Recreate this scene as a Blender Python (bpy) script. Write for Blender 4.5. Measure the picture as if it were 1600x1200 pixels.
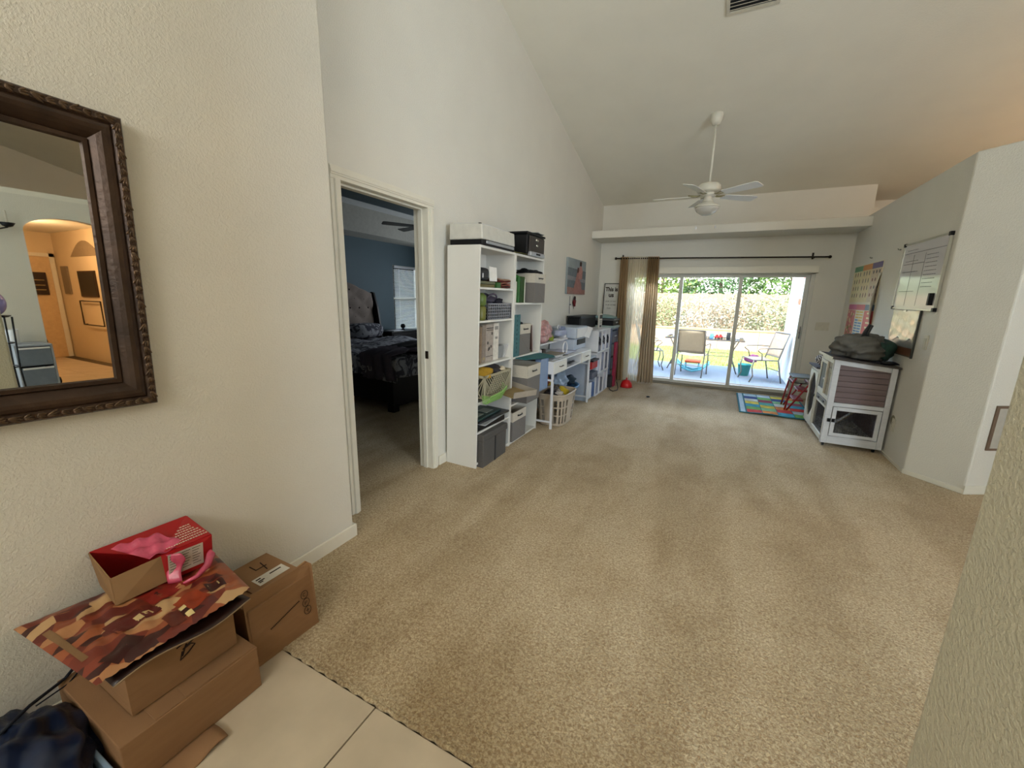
import bpy, bmesh, math, random
from mathutils import Vector, Matrix, Euler
R = math.radians
for o in list(bpy.data.objects): bpy.data.objects.remove(o, do_unlink=True)
scn = bpy.context.scene
COL = scn.collection
PI = math.pi

# ------------------------------------------------------------------ camera
cam_d = bpy.data.cameras.new('camera'); cam = bpy.data.objects.new('camera', cam_d); COL.objects.link(cam)
scn.camera = cam
cam_d.sensor_fit = 'HORIZONTAL'; cam_d.sensor_width = 36.0
cam_d.lens = 634.7456 / 1600 * 36.0
cam_d.clip_start = 0.02; cam_d.clip_end = 300
def cam_matrix(yaw, pitch, roll):
    ca, sa, cb, sb, cc, sc = math.cos(yaw), math.sin(yaw), math.cos(pitch), math.sin(pitch), math.cos(roll), math.sin(roll)
    Ry = Matrix(((ca,0,sa),(0,1,0),(-sa,0,ca))); Rx = Matrix(((1,0,0),(0,cb,-sb),(0,sb,cb))); Rz = Matrix(((cc,-sc,0),(sc,cc,0),(0,0,1)))
    M = Rz @ Rx @ Ry
    w = lambda r: Vector((M[r][0], M[r][2], -M[r][1]))
    x, y, z = w(0), -w(1), -w(2)
    m = Matrix((x, y, z)).transposed().to_4x4(); m.translation = Vector((0, 0, 1.42)); return m
cam.matrix_world = cam_matrix(R(26.66555), R(12.0278), R(1.202595))

# ------------------------------------------------------------------ light
def lin(h):
    h = h.lstrip('#'); c = [int(h[i:i+2], 16)/255 for i in (0, 2, 4)]
    return tuple((v/12.92 if v <= 0.04045 else ((v+0.055)/1.055)**2.4) for v in c) + (1.0,)
scn.view_settings.view_transform = 'Standard'
try: scn.view_settings.look = 'None'
except Exception: pass
scn.view_settings.gamma = 1.0
scn.view_settings.use_curve_mapping = False
scn.view_settings.exposure = 0.72
world = bpy.data.worlds.new('world'); scn.world = world; world.use_nodes = True
wn = world.node_tree.nodes; wl = world.node_tree.links; wn.clear()
sky = wn.new('ShaderNodeTexSky'); sky.sky_type = 'NISHITA'; sky.sun_disc = False
sky.sun_elevation = R(52); sky.sun_rotation = R(200); sky.altitude = 0; sky.air_density = 1.0; sky.dust_density = 2.0
bgn = wn.new('ShaderNodeBackground'); bgn.inputs['Strength'].default_value = 1.4
wo = wn.new('ShaderNodeOutputWorld'); wl.new(sky.outputs[0], bgn.inputs[0]); wl.new(bgn.outputs[0], wo.inputs[0])
sd = bpy.data.lights.new('sun', 'SUN'); sd.energy = 1.0; sd.angle = R(0.6); sd.color = (1, 0.95, 0.86)
so = bpy.data.objects.new('sun', sd); COL.objects.link(so); so.rotation_euler = (R(42), 0, R(-22))   # shines towards +y over the roof
def area(name, loc, rot, sx, sy, power, col):
    d = bpy.data.lights.new(name, 'AREA'); d.shape = 'RECTANGLE'; d.size = sx; d.size_y = sy; d.energy = power; d.color = col
    o = bpy.data.objects.new(name, d); COL.objects.link(o); o.location = loc; o.rotation_euler = rot; return o
# added fill lamps behind the camera and at right, standing in for unseen windows
area('front_fill_light', (-0.4, -2.93, 3.0), (R(112), 0, 0), 2.4, 1.6, 95, (1.0, 0.97, 0.92))
area('side_fill_light', (3.9, 0.0, 1.7), (R(90), 0, R(80)), 2.4, 2.0, 140, (0.74, 0.87, 1.0))
# added fill lamp brightening the bedroom, no window is built there
area('bedroom_fill_light', (-4.2, 7.5, 1.5), (R(-90), 0, 0), 1.2, 1.2, 14, (0.85, 0.93, 1.0))
area('patio_fill_light', (-0.2, 8.25, 2.42), (R(-48), 0, 0), 2.4, 0.7, 190, (0.72, 0.85, 1.0))   # added lamp under the eave, imitates sky light entering the sliding door
def point(name, loc, power, col, rad=0.06):
    d = bpy.data.lights.new(name, 'POINT'); d.energy = power; d.color = col; d.shadow_soft_size = rad
    o = bpy.data.objects.new(name, d); COL.objects.link(o); o.location = loc; return o
point('hall_lamp_light', (6.6, 2.45, 2.22), 40, (1.0, 0.62, 0.32))
point('warm_fill_light', (4.2, 5.6, 2.95), 34, (1.0, 0.58, 0.30), 0.2)  # added warm lamp without a fixture, tints the ceiling at right

# ------------------------------------------------------------------ materials
MATS = {}
def nodes_of(m): return m.node_tree.nodes, m.node_tree.links
def mat(name, hexc, rough=0.6, var=0.06, scale=20.0, bump=0.0, bscale=200.0, metal=0.0, spec=0.4, detail=3, stretch=None, trans=0.0, alpha=1.0):
    if name in MATS: return MATS[name]
    m = bpy.data.materials.new(name); m.use_nodes = True; n, l = nodes_of(m)
    b = n['Principled BSDF']; c = lin(hexc) if isinstance(hexc, str) else tuple(hexc) + (1.0,)
    b.inputs['Roughness'].default_value = rough; b.inputs['Metallic'].default_value = metal
    b.inputs['Specular IOR Level'].default_value = spec
    tc = n.new('ShaderNodeTexCoord'); src = tc.outputs['Object']
    if stretch:
        mp = n.new('ShaderNodeMapping'); mp.inputs['Scale'].default_value = stretch; l.new(src, mp.inputs[0]); src = mp.outputs[0]
    nz = n.new('ShaderNodeTexNoise'); nz.inputs['Scale'].default_value = scale; nz.inputs['Detail'].default_value = detail; l.new(src, nz.inputs['Vector'])
    rp = n.new('ShaderNodeValToRGB'); rp.color_ramp.elements[0].position = 0.3; rp.color_ramp.elements[1].position = 0.7
    rp.color_ramp.elements[0].color = tuple(max(0, v*(1-var)) for v in c[:3]) + (1,)
    rp.color_ramp.elements[1].color = tuple(min(1, v*(1+var)) for v in c[:3]) + (1,)
    l.new(nz.outputs['Fac'], rp.inputs[0]); l.new(rp.outputs[0], b.inputs['Base Color'])
    if bump:
        n2 = n.new('ShaderNodeTexNoise'); n2.inputs['Scale'].default_value = bscale; n2.inputs['Detail'].default_value = 2; l.new(src, n2.inputs['Vector'])
        bp = n.new('ShaderNodeBump'); bp.inputs['Strength'].default_value = 1.0; bp.inputs['Distance'].default_value = bump
        l.new(n2.outputs['Fac'], bp.inputs['Height']); l.new(bp.outputs[0], b.inputs['Normal'])
    if trans:
        b.inputs['Transmission Weight'].default_value = trans
    MATS[name] = m; return m
def glassy(name, tint=(1, 1, 1), refl=0.06):
    if name in MATS: return MATS[name]
    m = bpy.data.materials.new(name); m.use_nodes = True; n, l = nodes_of(m); n.clear()
    out = n.new('ShaderNodeOutputMaterial'); mx = n.new('ShaderNodeMixShader'); tr = n.new('ShaderNodeBsdfTransparent'); gl = n.new('ShaderNodeBsdfGlossy')
    fr = n.new('ShaderNodeFresnel'); fr.inputs[0].default_value = 1.45
    tr.inputs[0].default_value = tuple(tint) + (1,); gl.inputs['Roughness'].default_value = 0.02
    l.new(fr.outputs[0], mx.inputs[0]); l.new(tr.outputs[0], mx.inputs[1]); l.new(gl.outputs[0], mx.inputs[2]); l.new(mx.outputs[0], out.inputs[0])
    MATS[name] = m; return m
def sheer(name, hexc, clear=0.4):
    m = bpy.data.materials.new(name); m.use_nodes = True; n, l = nodes_of(m); n.clear()
    out = n.new('ShaderNodeOutputMaterial'); a = n.new('ShaderNodeMixShader'); b = n.new('ShaderNodeMixShader')
    tr = n.new('ShaderNodeBsdfTransparent'); df = n.new('ShaderNodeBsdfDiffuse'); tl = n.new('ShaderNodeBsdfTranslucent')
    df.inputs[0].default_value = lin(hexc); tl.inputs[0].default_value = lin(hexc)
    a.inputs[0].default_value = 0.5; b.inputs[0].default_value = clear
    l.new(df.outputs[0], a.inputs[1]); l.new(tl.outputs[0], a.inputs[2]); l.new(a.outputs[0], b.inputs[1]); l.new(tr.outputs[0], b.inputs[2]); l.new(b.outputs[0], out.inputs[0])
    MATS[name] = m; return m
def emit(name, hexc, s):
    m = bpy.data.materials.new(name); m.use_nodes = True; b = m.node_tree.nodes['Principled BSDF']
    b.inputs['Base Color'].default_value = lin(hexc); b.inputs['Emission Color'].default_value = lin(hexc); b.inputs['Emission Strength'].default_value = s
    MATS[name] = m; return m
def wallmat(name, hexc, bump=0.0008, bs=120.0, rough=0.55):
    m = mat(name, hexc, rough, 0.02, 3.0, 0, spec=0.35); n, l = nodes_of(m); b = n['Principled BSDF']
    tc = n.new('ShaderNodeTexCoord'); nz = n.new('ShaderNodeTexNoise'); nz.inputs['Scale'].default_value = bs; nz.inputs['Detail'].default_value = 3; nz.inputs['Roughness'].default_value = 0.55
    rp = n.new('ShaderNodeValToRGB'); rp.color_ramp.elements[0].position = 0.42; rp.color_ramp.elements[1].position = 0.62
    l.new(tc.outputs['Object'], nz.inputs['Vector']); l.new(nz.outputs['Fac'], rp.inputs[0])
    bp = n.new('ShaderNodeBump'); bp.inputs['Strength'].default_value = 0.9; bp.inputs['Distance'].default_value = bump
    l.new(rp.outputs[0], bp.inputs['Height']); l.new(bp.outputs[0], b.inputs['Normal']); return m

WALL = wallmat('textured_wall_paint', '#dad7cc')
WALLNEAR = WALL
CEIL = wallmat('ceiling_paint', '#e6e3d6', 0.0003, 70.0, 0.8)
BLUEW = wallmat('blue_wall_paint', '#5f727c', 0.0012, 90.0)
TRIM = mat('trim_paint', '#dedacb', 0.38, 0.02)
WHITE = mat('white_laminate', '#dcdad2', 0.4, 0.015, 4)
WHITEP = mat('white_plastic', '#dcdde0', 0.4, 0.02, 6)
BLACK = mat('black_plastic', '#0d0e11', 0.5, 0.1, 10, spec=0.25)
DARK = mat('dark_grey_plastic', '#2a2b2d', 0.5, 0.1, 10)
SILVER = mat('silver_plastic', '#a9adb2', 0.3, 0.05, 10, metal=0.4)
CHROME = mat('chrome', '#c9c9c9', 0.2, 0.02, 10, metal=1.0)
BRONZE = mat('bronze_metal', '#2c241d', 0.45, 0.15, 30, metal=0.5)
GREYF = mat('grey_bin_fabric', '#77736f', 0.9, 0.08, 120, 0.0006, 600)
DGREYF = mat('dark_grey_trunk_fabric', '#55524f', 0.85, 0.08, 120, 0.0006, 600)
CREAMF = mat('cream_bin_fabric', '#c9c2b3', 0.9, 0.05, 80, 0.0006, 600)
CARD = mat('cardboard', '#8d6a49', 0.8, 0.06, 9, 0.0003, 300, detail=5, stretch=(1, 1, 6))
CARDIN = mat('cardboard_inside', '#a98a65', 0.85, 0.05, 12)
INK = mat('marker_ink', '#2a1a12', 0.8, 0.1)
GLASS = glassy('window_glass')
MIRROR = mat('mirror_silver', '#dfe2df', 0.01, 0.0, 2, metal=1.0)
TILE = mat('porcelain_tile', '#c3b49c', 0.35, 0.10, 5, 0.0002, 60, detail=6)
GROUT = mat('dark_grout', '#5d5142', 0.9, 0.1, 40)

def carpet_mat():
    m = bpy.data.materials.new('beige_carpet_pile'); m.use_nodes = True; n, l = nodes_of(m); b = n['Principled BSDF']
    b.inputs['Roughness'].default_value = 0.95; b.inputs['Specular IOR Level'].default_value = 0.1
    b.inputs['Sheen Weight'].default_value = 0.15
    tc = n.new('ShaderNodeTexCoord'); P = tc.outputs['Object']
    def noise(s, d, vec=P, dist=0.0, rg=0.55):
        q = n.new('ShaderNodeTexNoise'); q.inputs['Scale'].default_value = s; q.inputs['Detail'].default_value = d; q.inputs['Roughness'].default_value = rg
        q.inputs['Distortion'].default_value = dist; l.new(vec, q.inputs['Vector']); return q.outputs['Fac']
    def ramp(f, a, ca, c, cc):
        r = n.new('ShaderNodeValToRGB'); r.color_ramp.elements[0].position = a; r.color_ramp.elements[1].position = c
        r.color_ramp.elements[0].color = ca; r.color_ramp.elements[1].color = cc; l.new(f, r.inputs[0]); return r.outputs[0]
    def mix(mode, fac, A, B):
        q = n.new('ShaderNodeMix'); q.data_type = 'RGBA'; q.blend_type = mode
        if isinstance(fac, float): q.inputs[0].default_value = fac
        else: l.new(fac, q.inputs[0])
        l.new(A, q.inputs[6])
        if isinstance(B, tuple): q.inputs[7].default_value = B
        else: l.new(B, q.inputs[7])
        return q.outputs[2]
    tuft = ramp(noise(105, 5, dist=0.8), 0.38, lin('#a58c69'), 0.64, lin('#d6c5a0'))
    mp = n.new('ShaderNodeMapping'); mp.inputs['Rotation'].default_value = (0, 0, R(28)); mp.inputs['Scale'].default_value = (1.9, 0.5, 1); l.new(P, mp.inputs[0])
    brushed = ramp(noise(1.3, 2, mp.outputs[0], 0.4), 0.42, (0.86, 0.83, 0.79, 1), 0.58, (1.03, 1.03, 1.05, 1))
    c = mix('MULTIPLY', 1.0, tuft, brushed)
    blot = ramp(noise(2.4, 4), 0.35, (0.86, 0.82, 0.76, 1), 0.55, (1.0, 1.0, 1.0, 1))
    c = mix('MULTIPLY', 0.8, c, blot)
    spot = ramp(noise(5.5, 2), 0.17, (0.55, 0.45, 0.36, 1), 0.27, (1, 1, 1, 1))
    c = mix('MULTIPLY', 0.8, c, spot)
    l.new(c, b.inputs['Base Color'])
    bp = n.new('ShaderNodeBump'); bp.inputs['Strength'].default_value = 1.0; bp.inputs['Distance'].default_value = 0.012
    l.new(noise(85, 5, dist=0.6, rg=0.6), bp.inputs['Height']); l.new(bp.outputs[0], b.inputs['Normal'])
    return m
CARPET = carpet_mat()

# ------------------------------------------------------------------ mesh helpers
class MB:
    def __init__(s): s.v = []; s.f = []
    def add(s, vs, fs):
        k = len(s.v); s.v += [Vector(v) for v in vs]; s.f += [tuple(i + k for i in f) for f in fs]; return s
    def box(s, x0, x1, y0, y1, z0, z1, m=None):
        vs = [Vector((x, y, z)) for z in (z0, z1) for y in (y0, y1) for x in (x0, x1)]
        if m: vs = [m @ v for v in vs]
        return s.add(vs, [(0,2,3,1),(4,5,7,6),(0,1,5,4),(2,6,7,3),(0,4,6,2),(1,3,7,5)])
    def prism(s, pts, z0, z1):
        n = len(pts); vs = [(x, y, z0) for x, y in pts] + [(x, y, z1) for x, y in pts]
        return s.add(vs, [tuple(range(n-1, -1, -1)), tuple(range(n, 2*n))] + [(i, (i+1) % n, n+(i+1) % n, n+i) for i in range(n)])
    def extr(s, pts, d):
        n = len(pts); d = Vector(d); p = [Vector(q) for q in pts]
        return s.add(p + [q + d for q in p], [tuple(range(n-1, -1, -1)), tuple(range(n, 2*n))] + [(i, (i+1) % n, n+(i+1) % n, n+i) for i in range(n)])
    def tube(s, path, r, n=8, closed=False):
        path = [Vector(p) for p in path]; m = len(path); rs = r if isinstance(r, (list, tuple)) else [r]*m
        prev = None; k = len(s.v)
        for i, p in enumerate(path):
            a = path[i-1] if (i > 0 or closed) else p; b = path[(i+1) % m] if (i < m-1 or closed) else p
            t = (b - a).normalized() if (b - a).length > 1e-9 else Vector((0, 0, 1))
            if prev is None:
                u = t.orthogonal().normalized()
            else:
                u = (prev - t*prev.dot(t)); u = u.normalized() if u.length > 1e-6 else t.orthogonal().normalized()
            prev = u; w = t.cross(u)
            for j in range(n):
                A = 2*PI*j/n; s.v.append(p + rs[i]*(math.cos(A)*u + math.sin(A)*w))
        segs = m if closed else m-1
        for i in range(segs):
            for j in range(n):
                a = k+i*n+j; b = k+i*n+(j+1) % n; c = k+((i+1) % m)*n+(j+1) % n; d = k+((i+1) % m)*n+j; s.f.append((a, b, c, d))
        if not closed:
            s.f.append(tuple(k+j for j in range(n-1, -1, -1))); s.f.append(tuple(k+(m-1)*n+j for j in range(n)))
        return s
    def lathe(s, prof, c=(0, 0, 0), n=24, sx=1, sy=1):
        k = len(s.v); c = Vector(c)
        for r, z in prof:
            for j in range(n):
                A = 2*PI*j/n; s.v.append(c + Vector((r*sx*math.cos(A), r*sy*math.sin(A), z)))
        for i in range(len(prof)-1):
            for j in range(n):
                s.f.append((k+i*n+j, k+i*n+(j+1) % n, k+(i+1)*n+(j+1) % n, k+(i+1)*n+j))
        s.f.append(tuple(k+j for j in range(n-1, -1, -1))); s.f.append(tuple(k+(len(prof)-1)*n+j for j in range(n)))
        return s
    def grid(s, fn, nu, nv):
        k = len(s.v)
        for i in range(nu+1):
            for j in range(nv+1): s.v.append(Vector(fn(i/nu, j/nv)))
        for i in range(nu):
            for j in range(nv):
                a = k+i*(nv+1)+j; s.f.append((a, a+nv+1, a+nv+2, a+1))
        return s
    def ball(s, c, rx, ry, rz, nu=16, nv=10, fn=None):
        k = len(s.v); c = Vector(c)
        for i in range(nv+1):
            t = PI*i/nv
            for j in range(nu):
                A = 2*PI*j/nu; d = Vector((math.sin(t)*math.cos(A), math.sin(t)*math.sin(A), math.cos(t))); q = fn(d) if fn else 1
                s.v.append(c + Vector((d.x*rx*q, d.y*ry*q, d.z*rz*q)))
        for i in range(nv):
            for j in range(nu): s.f.append((k+i*nu+j, k+(i+1)*nu+j, k+(i+1)*nu+(j+1) % nu, k+i*nu+(j+1) % nu))
        return s
    def xf(s, m): s.v = [m @ v for v in s.v]; return s

def worg(p):
    o = Vector((0, 0, 0))
    while p: o += p.location; p = p.parent
    return o
def build(mb, name, m, parent=None, bevel=0.0, smooth=False, solid=0.0, stuff=False, org=None):
    """mesh in world coordinates -> one object; origin at the thing's base"""
    me = bpy.data.meshes.new(name)
    if parent: off = worg(parent); loc = Vector((0, 0, 0))
    else:
        if org is not None: off = Vector(org)
        else:
            xs = [v.x for v in mb.v]; ys = [v.y for v in mb.v]; zs = [v.z for v in mb.v]
            off = Vector(((min(xs)+max(xs))/2, (min(ys)+max(ys))/2, min(zs)))
        loc = off
    me.from_pydata([tuple(v - off) for v in mb.v], [], mb.f); me.update()
    bm = bmesh.new(); bm.from_mesh(me); bmesh.ops.remove_doubles(bm, verts=bm.verts, dist=1e-6)
    if not solid: bmesh.ops.recalc_face_normals(bm, faces=bm.faces)
    bm.to_mesh(me); bm.free()
    me.materials.append(m)
    if smooth:
        for p in me.polygons: p.use_smooth = True
    o = bpy.data.objects.new(name, me); COL.objects.link(o); o.location = loc
    if parent: o.parent = parent
    if solid:
        md = o.modifiers.new('solid', 'SOLIDIFY'); md.thickness = solid; md.offset = 0
    if bevel:
        md = o.modifiers.new('bevel', 'BEVEL'); md.width = bevel; md.segments = 2; md.limit_method = 'ANGLE'; md.angle_limit = R(40)
    if stuff: o['kind'] = 'stuff'
    return o
def tag(o, label, cat, group=None):
    o['label'] = label; o['category'] = cat
    if group: o['group'] = group
    return o
def thing(name, label, cat, loc, group=None):
    o = bpy.data.objects.new(name, None); COL.objects.link(o); o.location = loc; o.empty_display_size = 0.05
    return tag(o, label, cat, group)
def struct(mb, name, m, parent=None, bevel=0, smooth=False, **k):
    o = build(mb, name, m, parent, bevel, smooth, org=(0, 0, 0) if parent is None else None, **k)
    if not parent: o['kind'] = 'structure'
    return o
def B(*a): return MB().box(*a)
def rot_about(c, e):
    c = Vector(c); return Matrix.Translation(c) @ Euler(e).to_matrix().to_4x4() @ Matrix.Translation(-c)
def text(body, name, size, m, parent, origin, xdir, ydir, extrude=0.0006, align='LEFT', sx=1.0, bold=0.0):
    cu = bpy.data.curves.new(name, 'FONT'); cu.body = body; cu.size = size; cu.extrude = extrude; cu.align_x = align; cu.resolution_u = 3; cu.offset = bold
    t = bpy.data.objects.new('tmp', cu); COL.objects.link(t)
    dg = bpy.context.evaluated_depsgraph_get(); me = bpy.data.meshes.new_from_object(t.evaluated_get(dg))
    bpy.data.objects.remove(t, do_unlink=True)
    X = Vector(xdir).normalized()*sx; Y = Vector(ydir).normalized(); Z = Vector(xdir).normalized().cross(Y)
    mm = Matrix((X, Y, Z)).transposed().to_4x4(); mm.translation = Vector(origin) - (worg(parent) if parent else Vector((0, 0, 0)))
    me.transform(mm); me.materials.clear(); me.materials.append(m); me.name = name
    o = bpy.data.objects.new(name, me); COL.objects.link(o); o.parent = parent; return o

# ================================================================== SETTING
XL, XN, XR, YF = -2.016, -1.82, 1.557, 7.42
def ceil_z(y): return 3.0 + 0.25*(7.42-y) if y > 1.5 else 3.0 + 0.25*(7.42-1.5) - 0.25*(1.5-y)
fl = struct(B(-6.4, 9.0, -3.2, 8.2, -0.12, -0.014), 'floor', GROUT)
# carpet of both rooms lies flush against the tiles
build(MB().grid(lambda u, v: (XL-0.5+u*6.5, 0.845+v*6.6, 0.0 + 0.003*math.sin(37*u)*math.sin(29*v)), 60, 66), 'carpet', CARPET, fl)
# carpet edge rolled down to the tile
build(MB().tube([(XN-0.0+0.02*i, 0.845+0.004*math.sin(i*1.9), -0.006) for i in range(0, 288)], 0.009, 6), 'carpet_edge', CARPET, fl, smooth=True)
build(B(-6.1, XL-0.40, 0.5, 7.6, -0.012, -0.001), 'carpet', CARPET, fl)
random.seed(3)
def tiles(xs, ys):
    tm = {}
    for i in range(len(xs)-1):
        for j in range(len(ys)-1):
            w = round(xs[i+1]-xs[i]-0.006, 3); h = round(ys[j+1]-ys[j]-0.006, 3)
            if (w, h) not in tm:
                o = build(B(0, w, 0, h, -0.02, -0.005), 'tile', TILE, None, bevel=0.0015, org=(0, 0, 0)); tm[(w, h)] = o.data; first = True
            else:
                o = bpy.data.objects.new('tile', tm[(w, h)]); COL.objects.link(o)
            o.parent = fl; o.location = (xs[i]+0.003, ys[j]+0.003, random.uniform(-0.0006, 0.0006))
T = 0.53
tiles([-1.99, -1.46, -0.93, -0.40, 0.13, 0.66, 1.19, 1.72, 2.25, 2.78, 3.31, 3.84], [-2.88, -2.35, -1.82, -1.29, -0.76, -0.23, 0.30, 0.835])
tiles([4.02+T*i for i in range(10)], [1.2+T*i for i in range(5)])

# walls
struct(B(-2.16, XN, -3.0, 1.548, -0.1, 5.0), 'wall_left_near', WALL, bevel=0.012)
wl_ = MB().box(-2.13, XL, 2.572, 8.0, -0.1, 5.0).box(-2.13, XL, 1.548, 1.758, -0.1, 5.0).box(-2.13, XL, 1.758, 2.572, 2.065, 5.0)
struct(wl_, 'wall_left', WALL)
OX0, OX1, OZ = -1.51, 1.165, 1.90
wf = MB().box(-2.13, OX0, YF, YF+0.16, -0.1, 3.1).box(OX1, 1.68, YF, YF+0.16, -0.1, 3.1).box(OX0, OX1, YF, YF+0.16, OZ, 3.1)
wf.box(-2.13, 1.59, YF+0.16, 7.9, 2.56, 3.1)
struct(wf, 'wall_far', WALL)
struct(B(1.59, 6.0, 7.9, 8.05, 2.5, 3.1), 'wall_far_recess', WALL)
struct(MB().prism([(XR, 7.92), (XR, 4.478), (1.83, 4.185), (3.22, 4.97), (3.22, 7.92)], -0.1, 2.545), 'wall_right', WALL, bevel=0.010)
struct(B(XL, XR+0.05, 6.80, YF+0.02, 2.385, 2.503), 'ledge_trim', WALL, bevel=0.008)
struct(B(0.390, 0.56, -1.6, 0.851, -0.1, 5.0), 'wall_right_near', wallmat('near_wall_paint', '#cdc8b2', 0.0012, 110.0, 0.4), bevel=0.012)
# ceiling: vault that rises from the far wall
cm = MB()
def slab(x0, x1, y0, y1, f, th=0.12):
    cm.add([(x0,y0,f(y0)),(x1,y0,f(y0)),(x1,y1,f(y1)),(x0,y1,f(y1)),(x0,y0,f(y0)+th),(x1,y0,f(y0)+th),(x1,y1,f(y1)+th),(x0,y1,f(y1)+th)],
           [(0,3,2,1),(4,5,6,7),(0,1,5,4),(1,2,6,5),(2,3,7,6),(3,0,4,7)])
slab(-2.1, 9.2, 1.5, 8.0, ceil_z); slab(-2.1, 9.2, -3.1, 1.5, ceil_z)
struct(cm, 'ceiling', CEIL)
struct(B(-2.1, 9.2, -3.15, -3.0, -0.1, 5.0), 'wall_rear', WALL)
struct(B(9.0, 9.2, -3.0, 8.0, -0.1, 5.0), 'wall_right_outer', WALL)
# dining room wall with the arch (seen in the mirror), hallway behind it
def arch_wall():
    x0, x1 = 4.0, 4.12; ya, yb, zs, zp = 1.94, 2.80, 2.10, 2.28
    mb = MB().box(x0, x1, -3.0, ya, -0.1, 2.5).box(x0, x1, yb, 8.0, -0.1, 2.5)
    N = 16; pts = []
    for i in range(N+1):
        t = PI*i/N; pts.append(((ya+yb)/2 - (yb-ya)/2*math.cos(t), zs + (zp-zs)*math.sin(t)))
    for i in range(N):
        (a, za), (b, zb) = pts[i], pts[i+1]
        mb.extr([(x0, a, za), (x0, b, zb), (x0, b, 2.5), (x0, a, 2.5)], (x1-x0, 0, 0))
    return mb
struct(arch_wall(), 'wall_dining', WALL)
HALLW = wallmat('hall_wall_paint', '#d9c6a5', 0.0012, 80)
hm = MB().box(4.12, 8.8, 3.5, 3.62, -0.1, 2.5).box(8.7, 8.82, 1.0, 3.62, -0.1, 2.5).box(4.12, 8.8, 0.9, 1.02, -0.1, 2.5)
struct(hm, 'wall_hall', HALLW)
struct(B(4.0, 9.0, -3.0, 8.0, 2.5, 2.56), 'ceiling_hall', CEIL)
# baseboards
def baseboard(mb, name): return struct(mb, name, TRIM, bevel=0.004)
baseboard(MB().box(XN, XN+0.014, -2.9, 1.555, -0.014, 0.075).box(XN-0.19, XN+0.014, 1.548, 1.562, -0.014, 0.075), 'baseboard_left_near')
baseboard(MB().box(XL, XL+0.014, 2.64, YF, 0, 0.08), 'baseboard_left')
baseboard(MB().box(XL, OX0-0.06, YF-0.014, YF, 0, 0.08).box(OX1+0.02, XR, YF-0.014, YF, 0, 0.08), 'baseboard_far')
def bb_seg(a, b, mb):
    a = Vector((*a, 0)); b = Vector((*b, 0)); d = (b-a).normalized(); nrm = Vector((d.y, -d.x, 0))
    if nrm.x > 0 and abs(nrm.x) > 0.9: nrm = -nrm
    mb.extr([a, b, b+nrm*0.012, a+nrm*0.012], (0, 0, 0.08)); return mb
mbb = MB().box(XR-0.006, XR, 4.49, YF, 0, 0.03)
mbb.extr([(1.557,4.478,0),(1.83,4.185,0),(1.826,4.177,0),(1.551,4.475,0)], (0,0,0.04))
mbb.extr([(1.83,4.185,0),(3.2,4.96,0),(3.2,4.94,0),(1.824,4.172,0)], (0,0,0.07))
baseboard(mbb, 'baseboard_right')
# bedroom door frame
dj = thing('door_1', '', 'door', (XL, 2.165, 0))
for k in ('label', 'category'): del dj[k]
dj['kind'] = 'structure'
def casing(name, y0, y1, z0, z1, vert):
    m_ = MB().box(XL, XL+0.012, y0, y1, z0, z1)
    if vert:
        w = y1-y0
        m_.box(XL+0.012, XL+0.018, y0+w*0.12 if y0 > 2 else y0+w*0.30, y0+w*0.70 if y0 > 2 else y0+w*0.88, z0, z1)
        m_.box(XL+0.018, XL+0.022, y0+w*0.35, y0+w*0.65, z0, z1)
    else:
        m_.box(XL+0.012, XL+0.018, y0, y1, z0+0.02, z1-0.008).box(XL+0.018, XL+0.022, y0, y1, z0+0.03, z1-0.025)
    build(m_, name, TRIM, dj, bevel=0.002)
casing('casing', 1.705, 1.775, 0, 2.0495, True); casing('casing', 2.555, 2.625, 0, 2.0495, True); casing('casing', 1.705, 2.625, 2.05, 2.12, False)
build(MB().box(-2.14, XL+0.001, 1.757, 1.775, 0, 2.05).box(-2.14, XL+0.001, 2.555, 2.573, 0, 2.05).box(-2.14, XL+0.001, 1.757, 2.573, 2.05, 2.066), 'jamb', TRIM, dj, bevel=0.001)
build(MB().box(-2.095, -2.06, 1.775, 1.786, 0, 2.04).box(-2.095, -2.06, 2.544, 2.555, 0, 2.04).box(-2.095, -2.06, 1.775, 2.555, 2.039, 2.05), 'door_stop', TRIM, dj)
build(B(-2.058, -2.030, 2.551, 2.556, 0.93, 0.99), 'strike_plate', BRONZE, dj)

# ------------------------------------------------------------------ bedroom
bx = -6.1
bw = MB().box(bx-0.12, bx, 0.4, 6.585, -0.1, 2.9).box(bx-0.12, bx, 7.35, 7.7, -0.1, 2.9).box(bx-0.12, bx, 6.585, 7.35, -0.1, 0.68).box(bx-0.12, bx, 6.585, 7.35, 2.02, 2.9)
struct(bw, 'wall_bedroom_far', BLUEW)
struct(MB().box(bx, -2.13, 7.6, 7.72, -0.1, 2.9).box(bx, -2.13, 0.38, 0.5, -0.1, 2.9), 'wall_bedroom_side', BLUEW)
TRAY = mat('tray_ceiling_paint', '#d9dcdd', 0.6, 0.04, 14, 0.004, 26)
struct(B(-5.58, -2.9, 0.5, 7.6, 2.85, 2.95), 'ceiling_bedroom', TRAY)
struct(MB().box(bx, -5.58, 0.5, 7.6, 2.44, 2.95), 'ceiling_bedroom_soffit', mat('soffit_paint', '#b9b7ae', 0.7))
struct(MB().box(-3.75, -2.13, 0.5, 7.6, 2.44, 2.95), 'ceiling_bedroom_drop', BLUEW)
w1 = thing('window_1', '', 'window', (bx, 6.97, 0.68)); [w1.__delitem__(k) for k in ('label', 'category')]; w1['kind'] = 'structure'
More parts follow.
